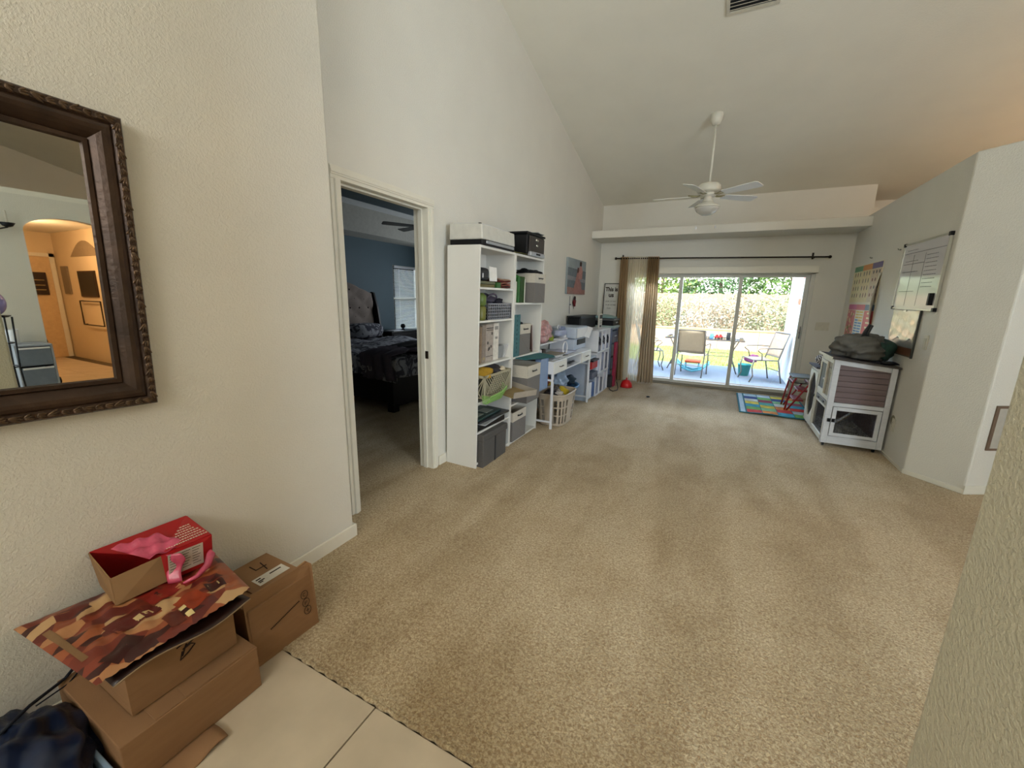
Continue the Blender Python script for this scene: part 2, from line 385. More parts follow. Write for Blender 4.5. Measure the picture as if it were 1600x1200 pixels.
build(MB().box(bx-0.08, bx-0.02, 6.585, 6.61, 0.68, 2.02).box(bx-0.08, bx-0.02, 7.325, 7.35, 0.68, 2.02).box(bx-0.08, bx-0.02, 6.585, 7.35, 0.68, 0.71).box(bx-0.08, bx-0.02, 6.585, 7.35, 1.99, 2.02).box(bx-0.08, bx-0.03, 6.6, 7.33, 1.33, 1.37), 'window_frame', TRIM, w1)
build(B(bx-0.06, bx-0.055, 6.61, 7.325, 0.71, 1.99), 'pane', GLASS, w1)
build(B(bx, bx+0.06, 6.56, 7.37, 0.655, 0.68), 'window_sill', TRIM, w1)
bl = thing('window_blind', 'white horizontal slat blind in the bedroom window', 'blind', (bx+0.01, 6.97, 1.98))
build(B(bx-0.005, bx+0.035, 6.595, 7.34, 1.965, 2.01), 'headrail', WHITEP, bl)
sl = MB()
for i in range(50):
    z = 0.70 + i*0.0252; sl.box(-0.012, 0.012, 6.60, 7.335, -0.0008, 0.0008, Matrix.Translation((bx+0.012, 0, z)) @ Matrix.Rotation(R(28), 4, 'Y'))
build(sl, 'slats', sheer('blind_vinyl', '#f6f8f4', 0.30), bl, stuff=True)
build(MB().tube([(bx+0.026, 6.74, 0.70), (bx+0.026, 6.74, 1.97)], 0.002, 4).tube([(bx+0.026, 7.2, 0.70), (bx+0.026, 7.2, 1.97)], 0.002, 4), 'cord', WHITEP, bl)
# bedroom fan
def blade_mb(c, ang, r0, r1, w0, w1, pitch, th=0.006):
    pts = []
    n = 6
    prof = [(r0, -w0/2), (r0+(r1-r0)*0.7, -w1/2)] + [(r1-0.03+0.03*math.sin(t*PI/2/n) if False else r1-0.035+0.035*math.sin(PI/2*t/n), -w1/2*(0.55*math.cos(PI/2*t/n)+0.45*(1 if t < n else 0))) for t in range(n+1)]
    prof += [(a, -b) for a, b in reversed(prof[:-1])]
    m_ = Matrix.Translation(c) @ Matrix.Rotation(ang, 4, 'Z') @ Matrix.Rotation(pitch, 4, 'X')
    k = [m_ @ Vector((a, b, -th/2)) for a, b in prof]; q = [m_ @ Vector((a, b, th/2)) for a, b in prof]; N = len(prof)
    return MB().add(k + q, [tuple(range(N-1, -1, -1)), tuple(range(N, 2*N))] + [(i, (i+1) % N, N+(i+1) % N, N+i) for i in range(N)])
bf = thing('ceiling_fan', 'dark ceiling fan in the bedroom tray ceiling', 'fan', (-4.45, 5.5, 2.85))
fc = Vector((-4.45, 5.5, 2.50))
build(MB().tube([(fc.x, fc.y, 2.6), (fc.x, fc.y, 2.86)], 0.012, 8), 'downrod', BRONZE, bf)
build(MB().lathe([(0.02, 0.1), (0.09, 0.08), (0.11, 0.0), (0.06, -0.05)], fc), 'motor_housing', BRONZE, bf, smooth=True)
for k in range(5): build(blade_mb(fc, R(20+72*k), 0.1, 0.62, 0.10, 0.13, R(12)), 'blade', BRONZE, bf)
# bed
bed = thing('bed', 'dark wooden bed with tall tufted beige headboard', 'bed', (-4.7, 4.75, 0))
BW = mat('dark_bed_wood', '#120e0e', 0.4, 0.2, 8); LIN = mat('tufted_linen', '#94877f', 0.9, 0.06, 50, 0.0004, 500)
for ya_ in (3.68, 5.76): build(B(-5.85, -3.52, ya_, ya_+0.06, 0.12, 0.42), 'side_rail', BW, bed)
build(B(-3.56, -3.46, 3.66, 5.84, 0.06, 0.46), 'footboard', BW, bed, bevel=0.01)
for x, y in ((-3.50, 3.70), (-3.50, 5.80), (-5.85, 3.70), (-5.85, 5.80)): build(B(x-0.05, x+0.05, y-0.05, y+0.05, 0, 0.10), 'leg', BW, bed)
def hb(u, v):
    y = 3.70 + u*2.10; top = 1.44 + 0.26*max(0, math.cos((y-4.75)/1.05*PI/2))**1.2; z = 0.3 + v*(top-0.3)
    d = 0.0
    gy = (y-3.70)/0.21; gz = (z-0.62)/0.16
    if z > 0.6:
        d = 0.03*abs(math.cos(PI*(gy*0.5+gz*0.5))*math.cos(PI*(gy*0.5-gz*0.5)))
    return (-5.93 + d, y, z)
build(MB().grid(hb, 80, 50), 'headboard', LIN, bed, smooth=True, solid=0.02)
bt = MB()
for r in range(6):
    for c in range(11):
        y = 3.70+0.21*(c+ (0.5 if r % 2 else 0)); z = 0.70+0.16*r
        if 3.75 < y < 5.75 and z < 1.44 + 0.26*max(0, math.cos((y-4.75)/1.05*PI/2)) - 0.1: bt.ball((-5.915, y, z), 0.012, 0.016, 0.016, 8, 5)
build(bt, 'tufting_buttons', mat('button_cloth', '#3b302c', 0.9), bed, stuff=True)
for y in (3.66, 5.84):
    build(MB().extr([(-6.05, y, 0.1), (-5.72, y, 0.1), (-5.76, y, 0.7), (-5.84, y, 1.2), (-5.92, y, 1.46), (-5.99, y, 1.47), (-6.05, y, 1.4)], (0, -0.05 if y < 4 else 0.05, 0)), 'headboard_wing', BW, bed, bevel=0.01)
build(B(-5.85, -3.6, 3.76, 5.74, 0.30, 0.60), 'mattress', mat('mattress_cloth', '#8b8d92', 0.9), bed, bevel=0.05)
def comforter_mat():
    m = mat('grey_floral_comforter', '#6c6c76', 0.9, 0.1, 10, 0.01, 9); n, l = nodes_of(m); b = n['Principled BSDF']
    v = n.new('ShaderNodeTexNoise'); v.inputs['Scale'].default_value = 8; v.inputs['Detail'].default_value = 4; v.inputs['Distortion'].default_value = 1.6
    tc = n.new('ShaderNodeTexCoord'); l.new(tc.outputs['Object'], v.inputs['Vector'])
    r = n.new('ShaderNodeValToRGB'); r.color_ramp.elements[0].position = 0.45; r.color_ramp.elements[0].color = lin('#4a4a54'); r.color_ramp.elements[1].position = 0.55; r.color_ramp.elements[1].color = lin('#a5a6ad')
    l.new(v.outputs['Fac'], r.inputs[0]); l.new(r.outputs[0], b.inputs['Base Color']); return m
CF = comforter_mat()
def cloth_over(x0, x1, y0, y1, ztop, drop, seed):
    rnd = random.Random(seed); ph = [rnd.uniform(0, 6) for _ in range(6)]
    def f(u, v):
        x = x0 + u*(x1-x0); y = y0 + v*(y1-y0); z = ztop + 0.025*math.sin(9*x+ph[0])*math.sin(7*y+ph[1]) + 0.015*math.sin(17*x+ph[2]+6*y)
        e = min((x1-x), (y-y0) )
        return x, y, z
    return f
def drape(u, v):
    # u along bed length, v: 0..0.25 hanging near side, then over, 
    x = -5.55 + u*2.13
    wob = 0.02*math.sin(22*u) + 0.015*math.sin(41*u+1)
    hang = 0.26 + 0.05*math.sin(6*u+0.5)
    if v < 0.2:
        t = 1 - v/0.2; return (x, 3.70 - 0.02 - wob*t, 0.64 - t*hang)
    y = 3.70 + (v-0.2)/0.8*2.1; z = 0.66 + 0.02*math.sin(8*x+3*y) + 0.012*math.sin(15*y+4*x)
    return (x, y, z)
build(MB().grid(drape, 60, 40), 'comforter', CF, bed, smooth=True, solid=0.02)
def drape_foot(u, v):
    y = 3.68 + u*2.12; t = v; return (-3.42 - 0.0 + 0.015*math.sin(30*u) - 0.02*(1-t), y, 0.66 - t*(0.22+0.03*math.sin(7*u)))
build(MB().grid(drape_foot, 40, 8), 'comforter', CF, bed, smooth=True, solid=0.02)
def pil(c, rx, ry, rz):
    return MB().ball(c, rx, ry, rz, 20, 10, lambda d: 1.0/max(0.6, (abs(d.x)**4+abs(d.y)**4+abs(d.z)**4)**0.25)*0.85)
for i, y in enumerate((4.30, 5.22)):
    tag(build(pil((-5.55, y, 0.80), 0.24, 0.40, 0.15), 'pillow', CF, None, smooth=True),
        ('grey floral pillow by the hidden left side of the bed', 'grey floral pillow against the right side of the tufted headboard')[i], 'pillow', 'pillows on the bed')
random.seed(5)
def lump(c, rx, ry, rz, amp, seed, nu=26, nv=16, flat=None, fr=1.0):
    rd = random.Random(seed); ks = [(Vector((rd.uniform(-1, 1), rd.uniform(-1, 1), rd.uniform(-1, 1)))*rd.uniform(3, 9)*fr, rd.uniform(0, 6), rd.uniform(0.3, 1)) for _ in range(9)]
    def f(d): return 1 + amp*sum(a*math.sin(k.dot(d)+p) for k, p, a in ks)/3
    mb = MB().ball(c, rx, ry, rz, nu, nv, f)
    if flat is not None:
        for v in mb.v: v.z = max(v.z, flat)
    return mb
tag(build(lump((-3.72, 4.45, 0.70), 0.30, 0.42, 0.09, 0.35, 8), 'jacket', mat('black_cloth', '#17161b', 0.9), None, smooth=True), 'black garment thrown over the foot of the bed', 'clothing')
def shirt(u, v):
    x = -3.95 + u*0.50 + 0.02*math.sin(14*v); y = 4.15 - v*0.50 + 0.03*math.sin(9*u)
    if v < 0.75: z = 0.715 + 0.03*abs(math.sin(9*u+5*v))
    else: z = 0.70 - (v-0.75)/0.25*0.30; y = 3.64 + 0.02*math.sin(20*u)
    return x, y, z
sh = build(MB().grid(shirt, 24, 24), 'sweatshirt', mat('mauve_knit', '#57505c', 0.9, 0.1, 30), None, smooth=True, solid=0.02)
tag(sh, 'mauve grey sweatshirt with white lettering draped over the bed edge', 'clothing')
text('eyu', 'lettering', 0.13, mat('white_print', '#b5b2b6', 0.8), sh, (-3.93, 3.615, 0.50), (1, 0, 0), (0, 0, 1), 0.002)
ns = thing('nightstand', 'dark nightstand beside the bed under the bedroom window', 'nightstand', (-5.85, 6.42, 0))
build(B(-6.08, -5.62, 5.98, 6.88, 0.68, 0.72), 'top', BW, ns, bevel=0.006)
build(B(-6.06, -5.66, 6.02, 6.84, 0.08, 0.68), 'body', BW, ns)
build(B(-5.66, -5.645, 6.05, 6.81, 0.42, 0.66), 'drawer', BW, ns, bevel=0.004); build(B(-5.66, -5.645, 6.05, 6.81, 0.12, 0.40), 'drawer', BW, ns, bevel=0.004)
tag(build(MB().ball((-5.8, 6.5, 0.80), 0.05, 0.05, 0.05, 12, 8).lathe([(0.035, 0.0), (0.03, 0.03)], (-5.8, 6.5, 0.72), 10), 'clock', BLACK, None, smooth=True), 'small round black clock on the nightstand', 'clock')
tag(build(B(-5.86, -5.66, 6.08, 6.36, 0.72, 0.735), 'tablet', WHITEP, None, bevel=0.004), 'pale flat tablet lying on the nightstand', 'tablet')

# ------------------------------------------------------------------ sliding door
ds = thing('door_2', '', 'door', (-0.17, YF+0.05, 0)); [ds.__delitem__(k) for k in ('label', 'category')]; ds['kind'] = 'structure'
ALU = mat('white_aluminium', '#cfcfc6', 0.4, 0.02)
y0, y1 = YF+0.02, YF+0.14
build(MB().box(OX0, OX0+0.05, y0, y1, 0, OZ).box(OX1-0.05, OX1, y0, y1, 0, OZ).box(OX0, OX1, y0, y1, OZ-0.06, OZ), 'frame', ALU, ds, bevel=0.003)
build(MB().box(OX0, OX1, YF-0.01, y1, -0.012, 0.018).box(OX0, OX1, y0+0.02, y0+0.03, 0.018, 0.035).box(OX0, OX1, y0+0.07, y0+0.08, 0.018, 0.035), 'track', mat('track_metal', '#8b877c', 0.4, 0.05, metal=0.5), ds)
def panel(x0, x1, yy):
    s = build(MB().box(x0, x0+0.055, yy, yy+0.035, 0.03, OZ-0.06).box(x1-0.055, x1, yy, yy+0.035, 0.03, OZ-0.06).box(x0+0.055, x1-0.055, yy, yy+0.035, 0.03, 0.08).box(x0+0.055, x1-0.055, yy, yy+0.035, OZ-0.10, OZ-0.06), 'sliding_panel', ALU, ds, bevel=0.003)
    build(B(x0+0.05, x1-0.05, yy+0.015, yy+0.019, 0.07, OZ-0.09), 'pane', GLASS, s); return s
panel(OX0+0.05, -0.615, y0+0.06); panel(-0.67, 0.252, y0+0.02); p3 = panel(0.197, 1.115, y0+0.06)
build(MB().box(1.075, 1.10, y0+0.01, y0+0.065, 0.98, 1.00).box(1.08, 1.095, y0, y0+0.012, 0.90, 1.08), 'handle', CHROME, ds)
vl = thing('blind_valance', 'white valance box above the sliding glass door', 'blind', (-0.1, YF-0.05, 1.855))
build(B(-1.53, 1.18, YF-0.10, YF-0.085, 1.855, 1.955), 'face_board', TRIM, vl, bevel=0.003)
build(MB().box(-1.53, 1.18, YF-0.085, YF, 1.945, 1.955).box(-1.53, -1.515, YF-0.085, YF, 1.855, 1.945).box(1.165, 1.18, YF-0.085, YF, 1.855, 1.945), 'return_board', TRIM, vl)
# curtain rod
rd_ = thing('curtain_rod', 'thin dark bronze curtain rod above the sliding door', 'curtain rod', (-0.2, YF-0.14, 2.09))
RY = YF-0.14
def rz(x): return 2.108 - (x+1.64)*0.0145
build(MB().tube([(-1.70, RY, rz(-1.70)), (1.26, RY, rz(1.26))], 0.011, 10), 'rod', BRONZE, rd_, smooth=True)
for x in (-1.71, 1.27): build(MB().ball((x, RY, rz(x)), 0.022, 0.022, 0.022, 12, 8), 'finial', BRONZE, rd_, smooth=True)
for x in (-1.62, 1.09):
    build(MB().tube([(x, RY, rz(x)-0.015), (x, YF, rz(x)+0.02)], 0.006, 6).box(x-0.012, x+0.012, YF-0.01, YF, rz(x)-0.02, rz(x)+0.07), 'bracket', BRONZE, rd_)
def curtain(x0t, x1t, x0b, x1b, folds, amp, ph, fr=0.0, dy=0.0):
    def f(u, v):
        a = x0t + (x1t-x0t)*u; b = x0b + (x1b-x0b)*u; z = (rz(a)+0.025)*(1-v) + 0.015*v
        x = a*(1-v) + b*v
        y = RY + dy*v + amp*(0.75+0.5*v)*math.sin(2*PI*folds*u+ph + 0.5*math.sin(3*v)) + 0.3*amp*math.sin(4.3*PI*folds*u+2*v)
        return x, y, z
    return MB().grid(f, int(folds*14), 24)
BC = sheer('brown_curtain_cloth', '#b99f7c', 0.0)
tag(build(curtain(-1.63, -1.50, -1.62, -1.44, 3, 0.035, 0, dy=-0.02), 'curtain', BC, None, smooth=True), 'narrow brown curtain panel at the left end of the rod', 'curtain', 'brown curtain panels')
tag(build(curtain(-1.185, -1.00, -1.20, -0.93, 6, 0.042, 1.0, dy=-0.02), 'curtain', BC, None, smooth=True), 'wide tan brown curtain panel gathered right of the sheer', 'curtain', 'brown curtain panels')
SH = sheer('cream_sheer', '#f3ead6', 0.22)
tag(build(curtain(-1.50, -1.19, -1.47, -1.20, 9, 0.026, 0.4, dy=0.03), 'sheer_curtain', SH, None, smooth=True), 'cream translucent sheer curtain between the brown panels', 'curtain')

# ================================================================== MIRROR
mr = thing('wall_mirror', 'large mirror in ornate dark bronze frame on near wall', 'mirror', (XN, 0.30, 1.50))
MF = mat('dark_bronze_frame', '#3d2d22', 0.4, 0.35, 14, 0.0015, 60, metal=0.35, detail=5)
MG = mat('gilded_ornament', '#5a4838', 0.32, 0.45, 60, 0.001, 140, metal=0.6)
cy, cz, hw, hh = 0.255, 1.500, 0.455, 0.468
def frame_sweep(prof):
    mb = MB(); rings = []
    for off, d in prof:
        rings.append([(XN+d, cy+sy*(hw-off), cz+sz*(hh-off)) for sy, sz in ((-1, -1), (1, -1), (1, 1), (-1, 1))])
    vs = [p for r in rings for p in r]; fs = []
    for i in range(len(rings)-1):
        for j in range(4): fs.append((i*4+j, i*4+(j+1) % 4, (i+1)*4+(j+1) % 4, (i+1)*4+j))
    return mb.add(vs, fs)
build(frame_sweep([(0, 0.001), (0, 0.030), (0.006, 0.040), (0.024, 0.042), (0.030, 0.036)]), 'outer_rim', MF, mr)
build(frame_sweep([(0.029, 0.035), (0.036, 0.041), (0.046, 0.044), (0.058, 0.042), (0.070, 0.034), (0.080, 0.024), (0.086, 0.018)]), 'frame', MF, mr, smooth=False)
build(frame_sweep([(0.086, 0.018), (0.088, 0.024), (0.100, 0.024), (0.104, 0.014), (0.1045, 0.010)]), 'inner_rim', MF, mr)
orn = MB()
rd = random.Random(2)
def ornament(y, z, ang, s):
    m_ = Matrix.Translation((XN+0.041, y, z)) @ Matrix.Rotation(ang, 4, 'X')
    for q in range(3):
        b = MB().ball((0, 0, 0), 0.004, 0.0040, 0.010*s, 8, 6); b.xf(m_ @ Matrix.Translation((0, (q-1)*0.0055, 0)) @ Matrix.Rotation(R(18*(q-1)), 4, 'X')); orn.add(b.v, b.f)
N = 34
for i in range(N):
    t = (i+0.5)/N; s = 1.0 if i % 3 else 1.5
    for sy in (-1, 1): ornament(cy+sy*(hw-0.016), cz-hh+0.02+t*(2*hh-0.04), 0.3*(-1)**i, s)
    for sz in (-1, 1): ornament(cy-hw+0.02+t*(2*hw-0.04), cz+sz*(hh-0.016), PI/2+0.3*(-1)**i, s)
build(orn, 'carved_ornament', MG, mr, smooth=True, stuff=True)
build(B(XN+0.003, XN+0.014, cy-hw+0.103, cy+hw-0.103, cz-hh+0.103, cz+hh-0.103), 'glass', MIRROR, mr)
for ch in mr.children:
    pass
mr.rotation_euler = (R(-1.6), 0, 0)

# things seen in the mirror
ct = thing('storage_cart', 'clear plastic drawer cart by the dining wall, seen in mirror', 'storage cart', (3.8, 1.72, 0))
CLR = glassy('clear_plastic', (0.80, 0.84, 0.9)); GP = mat('grey_cart_frame', '#9aa0a8', 0.4)
build(MB().box(3.62, 3.98, 1.57, 1.59, 0, 0.74).box(3.62, 3.98, 1.86, 1.88, 0, 0.74).box(3.62, 3.98, 1.57, 1.88, 0.735, 0.755).box(3.62, 3.98, 1.57, 1.88, 0, 0.02).box(3.97, 3.98, 1.57, 1.88, 0, 0.74), 'frame', GP, ct)
for k in range(3):
    dr = build(MB().box(3.61, 3.62, 1.595, 1.855, 0.03+0.24*k, 0.24+0.24*k).box(3.62, 3.95, 1.595, 1.855, 0.03+0.24*k, 0.035+0.24*k), 'drawer', mat('smoky_plastic', '#6c7683', 0.25), ct)
    build(B(3.60, 3.612, 1.60, 1.85, 0.225+0.24*k, 0.245+0.24*k), 'drawer_rim', WHITEP, dr)
pit = MB().lathe([(0.045, 0), (0.05, 0.02), (0.055, 0.17), (0.05, 0.175), (0.045, 0.03)], (3.8, 1.62, 0.755), 16)
tag(build(pit, 'pitcher', WHITEP, None, smooth=True), 'white pitcher on the plastic cart, seen in mirror', 'pitcher')
sc = thing('wall_sconce', 'black iron candle sconce on dining wall, seen in mirror', 'sconce', (4.0, 1.70, 2.1))
build(MB().tube([(3.99, 1.66, 2.10), (3.93, 1.66, 2.08), (3.90, 1.72, 2.07), (3.90, 1.80, 2.10)], 0.008, 6).tube([(3.93, 1.66, 2.08), (3.90, 1.60, 2.07), (3.90, 1.55, 2.10)], 0.008, 6).box(3.985, 4.0, 1.62, 1.70, 2.04, 2.18), 'bracket', BLACK, sc)
for y in (1.80, 1.55):
    c_ = build(MB().lathe([(0.015, 0), (0.04, 0.01), (0.065, 0.05), (0.06, 0.05), (0.01, 0.02)], (3.90, y, 2.10), 14), 'candle_cup', BLACK, sc, smooth=True)
    build(MB().lathe([(0.012, 0), (0.011, 0.15), (0.004, 0.155)], (3.90, y, 2.13), 8), 'candle', CREAMF, c_)
pstand = thing('plant_stand', 'black wrought iron plant stand, seen in the mirror', 'plant stand', (3.0, 1.36, 0))
ps = MB()
for dx, dy in ((-.12, -.12), (.12, -.12), (.12, .12), (-.12, .12)): ps.tube([(3.0+dx, 1.36+dy*0.7, 0), (3.0+dx*0.8, 1.36+dy*0.55, 0.6), (3.0+dx, 1.36+dy*0.7, 1.12)], 0.008, 6)
for z in (0.6, 0.85, 1.12): ps.tube([(3.0+.12*math.cos(a*PI/6), 1.36+0.085*math.sin(a*PI/6), z) for a in range(12)], 0.007, 6, closed=True)
build(ps, 'frame', BLACK, pstand, smooth=True); build(MB().lathe([(0.10, 0), (0.11, 0.01)], (3.0, 1.36, 1.12), 20), 'shelf', BLACK, pstand)
tag(build(MB().ball((3.0, 1.36, 1.255), 0.125, 0.095, 0.125, 18, 12), 'globe', mat('lilac_glass', '#8d86c4', 0.2), None, smooth=True), 'lilac globe on the iron plant stand, seen in mirror', 'globe')
# hallway: lamp, doors, plaques
hl = thing('ceiling_lamp', 'flush dome lamp glowing orange in hallway, seen in mirror', 'lamp', (6.6, 2.45, 2.5))
build(MB().lathe([(0.15, 0), (0.15, -0.03), (0.13, -0.035)], (6.6, 2.45, 2.5), 24), 'base', BRONZE, hl)
build(MB().lathe([(0.135, -0.03), (0.13, -0.07), (0.09, -0.11), (0.03, -0.13)], (6.6, 2.45, 2.5), 24), 'shade', emit('lamp_glow', '#ffc27a', 6), hl, smooth=True)
d3 = thing('door_3', '', 'door', (8.68, 3.15, 0)); [d3.__delitem__(k) for k in ('label', 'category')]; d3['kind'] = 'structure'
TAN = mat('tan_door_paint', '#cdb28a', 0.5)
build(B(8.66, 8.70, 2.55, 3.40, 0, 2.03), 'door_leaf', TAN, d3, bevel=0.004)
build(MB().box(8.65, 8.70, 3.40, 3.47, 0, 2.1).box(8.65, 8.70, 2.48, 2.55, 0, 2.1).box(8.65, 8.70, 2.48, 3.47, 2.03, 2.1), 'casing', TRIM, d3)
pq = tag(build(B(8.62, 8.655, 3.05, 3.30, 1.28, 1.72), 'plaque', mat('dark_plaque', '#2a1d14', 0.6), None, bevel=0.004), 'dark plaque on the hallway end door, seen in mirror', 'plaque')
build(MB().box(8.612, 8.62, 3.09, 3.26, 1.56, 1.575).box(8.612, 8.62, 3.09, 3.26, 1.46, 1.475).box(8.612, 8.62, 3.09, 3.26, 1.37, 1.385), 'lettering', mat('gold_print', '#a08a5a', 0.5), pq)
cb = thing('picture_board', 'black board on hallway side wall, seen in mirror', 'board', (7.3, 3.49, 1.45))
build(B(6.95, 7.7, 3.475, 3.50, 1.26, 1.75), 'frame', mat('brown_board_frame', '#3a2618', 0.5), cb); build(B(6.98, 7.67, 3.47, 3.476, 1.29, 1.72), 'face', mat('black_board', '#141210', 0.5), cb)
tr_ = thing('towel_rack', 'square dark metal rack below black board, seen in mirror', 'rack', (7.2, 3.49, 1.0))
build(MB().tube([(7.7, 3.44, 1.18), (6.8, 3.44, 1.18), (6.8, 3.44, 0.72), (7.7, 3.44, 0.72)], 0.012, 6, closed=True).tube([(7.7, 3.495, 1.18), (7.7, 3.44, 1.18)], 0.012, 6).tube([(7.7, 3.495, 0.72), (7.7, 3.44, 0.72)], 0.012, 6), 'bar', BRONZE, tr_)
tag(build(B(8.15, 8.45, 3.47, 3.50, 1.30, 1.85), 'picture', mat('grey_frame', '#7c6f5c', 0.5), None, bevel=0.004), 'narrow grey picture frame near the hallway corner, seen in mirror', 'picture frame')
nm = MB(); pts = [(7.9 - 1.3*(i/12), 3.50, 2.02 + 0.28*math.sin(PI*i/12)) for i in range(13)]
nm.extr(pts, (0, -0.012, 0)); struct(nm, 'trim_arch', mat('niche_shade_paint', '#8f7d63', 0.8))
cr = thing('folding_stroller', 'folded black stroller in the hallway, seen in mirror', 'stroller', (5.3, 2.2, 0))
build(lump((5.3, 2.18, 0.45), 0.13, 0.10, 0.30, 0.3, 4), 'fabric_body', BLACK, cr, smooth=True)
build(MB().tube([(5.25, 2.1, 0.05), (5.3, 2.15, 0.5), (5.25, 2.1, 0.85)], 0.012, 6), 'handle_tube', DARK, cr)
for y in (2.08, 2.30): build(MB().lathe([(0.05, -0.012), (0.05, 0.012)], (0, 0, 0), 14).xf(Matrix.Translation((5.25, y, 0.05)) @ Matrix.Rotation(R(90), 4, 'X')), 'wheel', BLACK, cr)

# ================================================================== BOOKCASES (both lean slightly into the room)
LEAN = []
LM = Matrix.Translation((-2.0, 0, 0)) @ Matrix.Rotation(R(1.1), 4, 'Y') @ Matrix.Translation((2.0, 0, 0))
def lean(o): LEAN.append(o); return o
def bookcase(ya, yb, levels, label):
    t = lean(thing('bookcase', label, 'bookcase', (-1.85, (ya+yb)/2, 0), 'white bookcases against the left wall'))
    x0, x1, th = -1.998, -1.70, 0.016
    for y in (ya, yb-th): build(B(x0, x1, y, y+th, 0, 1.81), 'side_panel', WHITE, t, bevel=0.0015)
    build(B(x0, x1+0.001, ya+th, yb-th, 1.79, 1.81), 'top_panel', WHITE, t, bevel=0.0015)
    build(B(x0, x0+0.006, ya+th, yb-th, 0.03, 1.79), 'back_panel', WHITE, t)
    for z in levels: build(B(x0+0.006, x1-0.002, ya+th, yb-th, z-0.017, z), 'shelf', WHITE, t, bevel=0.0015)
    build(B(x1-0.03, x1-0.016, ya+th, yb-th, 0, 0.03), 'kick_board', WHITE, t)
    return t
bookcase(2.735, 3.338, (1.50, 1.24, 0.885, 0.575, 0.315, 0.045), 'tall white bookcase nearest the bedroom door, under the white printer')
bookcase(3.345, 4.000, (1.378, 0.875, 0.415, 0.03), 'tall white bookcase under the black printer, next to the desk')

def fabric_bin(x0, x1, ya, yb, z0, z1, label, group='grey fabric bins with cream bands', top=None):
    t = lean(thing('fabric_bin', label, 'storage bin', ((x0+x1)/2, (ya+yb)/2, z0), group))
    zb = z1 - 0.32*(z1-z0); w = 0.006
    def walls(a, b): return MB().box(x0, x0+w, ya, yb, a, b).box(x1-w, x1, ya, yb, a, b).box(x0, x1, ya, ya+w, a, b).box(x0, x1, yb-w, yb, a, b)
    build(walls(z0+0.001, zb).box(x0, x1, ya, yb, z0, z0+0.004), 'body', GREYF, t, bevel=0.002)
    x0 -= 0.001; x1 += 0.0015; ya -= 0.001; yb += 0.001
    build(walls(zb, z1), 'cream_band', CREAMF, t, bevel=0.002)
    ym = (ya+yb)/2; zh = (zb+z1)/2
    build(MB().tube([(x1, ym-0.045, zh-0.004), (x1+0.014, ym-0.03, zh), (x1+0.014, ym+0.03, zh), (x1, ym+0.045, zh-0.004)], 0.006, 6), 'handle', DARK, t, smooth=True)
    for s in (-1, 1): build(MB().tube([(x1, ym+s*0.045, zh), (x1+0.004, ym+s*0.045, zh)], 0.011, 10), 'rivet', CHROME, t)
    return t
fabric_bin(-1.965, -1.665, 3.705, 3.965, 1.379, 1.66, 'grey fabric bin with cream band on the upper shelf, under black papers')
fabric_bin(-1.955, -1.715, 3.52, 3.765, 0.876, 1.175, 'slim grey fabric bin with cream band between teal strip and brown board')
fabric_bin(-1.90, -1.600, 3.49, 3.80, 0.416, 0.785, 'large grey fabric bin with cream band pulled out over the shelf edge')
fabric_bin(-1.97, -1.69, 3.39, 3.69, 0.033, 0.33, 'grey fabric bin with cream band in the bottom compartment')
# lidded trunk
tk = lean(thing('fabric_box', 'dark grey fabric trunk with lid at the bookcase foot', 'storage box', (-1.81, 2.98, 0.046)))
build(B(-1.97, -1.655, 2.775, 3.19, 0.0, 0.25), 'body', DGREYF, tk, bevel=0.006)
build(B(-1.975, -1.645, 2.765, 3.20, 0.235, 0.298), 'lid', DGREYF, tk, bevel=0.012)
build(MB().box(-1.654, -1.650, 2.975, 2.99, 0.0, 0.24), 'seam', DARK, tk)
# white printer on top of bookcase
wp = lean(thing('printer', 'white printer with black base on top of the first bookcase', 'printer', (-1.84, 3.02, 1.81)))
build(MB().prism([(-1.99, 2.76), (-1.70, 2.76), (-1.685, 2.79), (-1.685, 3.27), (-1.70, 3.31), (-1.99, 3.31)], 1.812, 1.852), 'base', BLACK, wp, bevel=0.004)
build(B(-1.6855, -1.680, 2.80, 3.26, 1.824, 1.846), 'tray_front', SILVER, wp, bevel=0.003)
build(MB().extr([(-1.995, 2.755, 1.852), (-1.69, 2.755, 1.852), (-1.70, 2.755, 1.962), (-1.995, 2.755, 1.975)], (0, 0.545, 0)), 'body', mat('warm_white_plastic', '#c9c7bd', 0.45), wp, bevel=0.010)
build(MB().extr([(-1.99, 2.80, 1.976), (-1.72, 2.80, 1.963), (-1.72, 2.80, 1.969), (-1.99, 2.80, 1.982)], (0, 0.45, 0)), 'scanner_lid', WHITEP, wp, bevel=0.002)
build(B(-1.74, -1.72, 2.77, 2.785, 1.964, 1.971), 'button', DARK, wp)
# black printer
bp_ = lean(thing('printer', 'black printer with papers on its lid on the second bookcase', 'printer', (-1.84, 3.75, 1.81)))
build(B(-1.98, -1.70, 3.57, 3.97, 1.825, 2.005), 'body', BLACK, bp_, bevel=0.012)
build(B(-1.985, -1.695, 3.555, 3.985, 2.005, 2.025), 'scanner_lid', BLACK, bp_, bevel=0.006)
build(B(-1.700, -1.690, 3.60, 3.95, 1.845, 1.99), 'front_panel', mat('brown_black_plastic', '#2b2420', 0.3), bp_, bevel=0.003)
build(B(-1.71, -1.672, 3.60, 3.93, 1.812, 1.852), 'paper_tray', SILVER, bp_, bevel=0.006)
build(B(-1.674, -1.668, 3.72, 3.81, 1.825, 1.842), 'tray_notch', BLACK, bp_)
for z, w in ((1.965, 0.03), (1.915, 0.018)): build(B(-1.691, -1.686, 3.77-w, 3.77+w, z-0.008, z+0.008), 'button', CHROME, bp_, bevel=0.002)
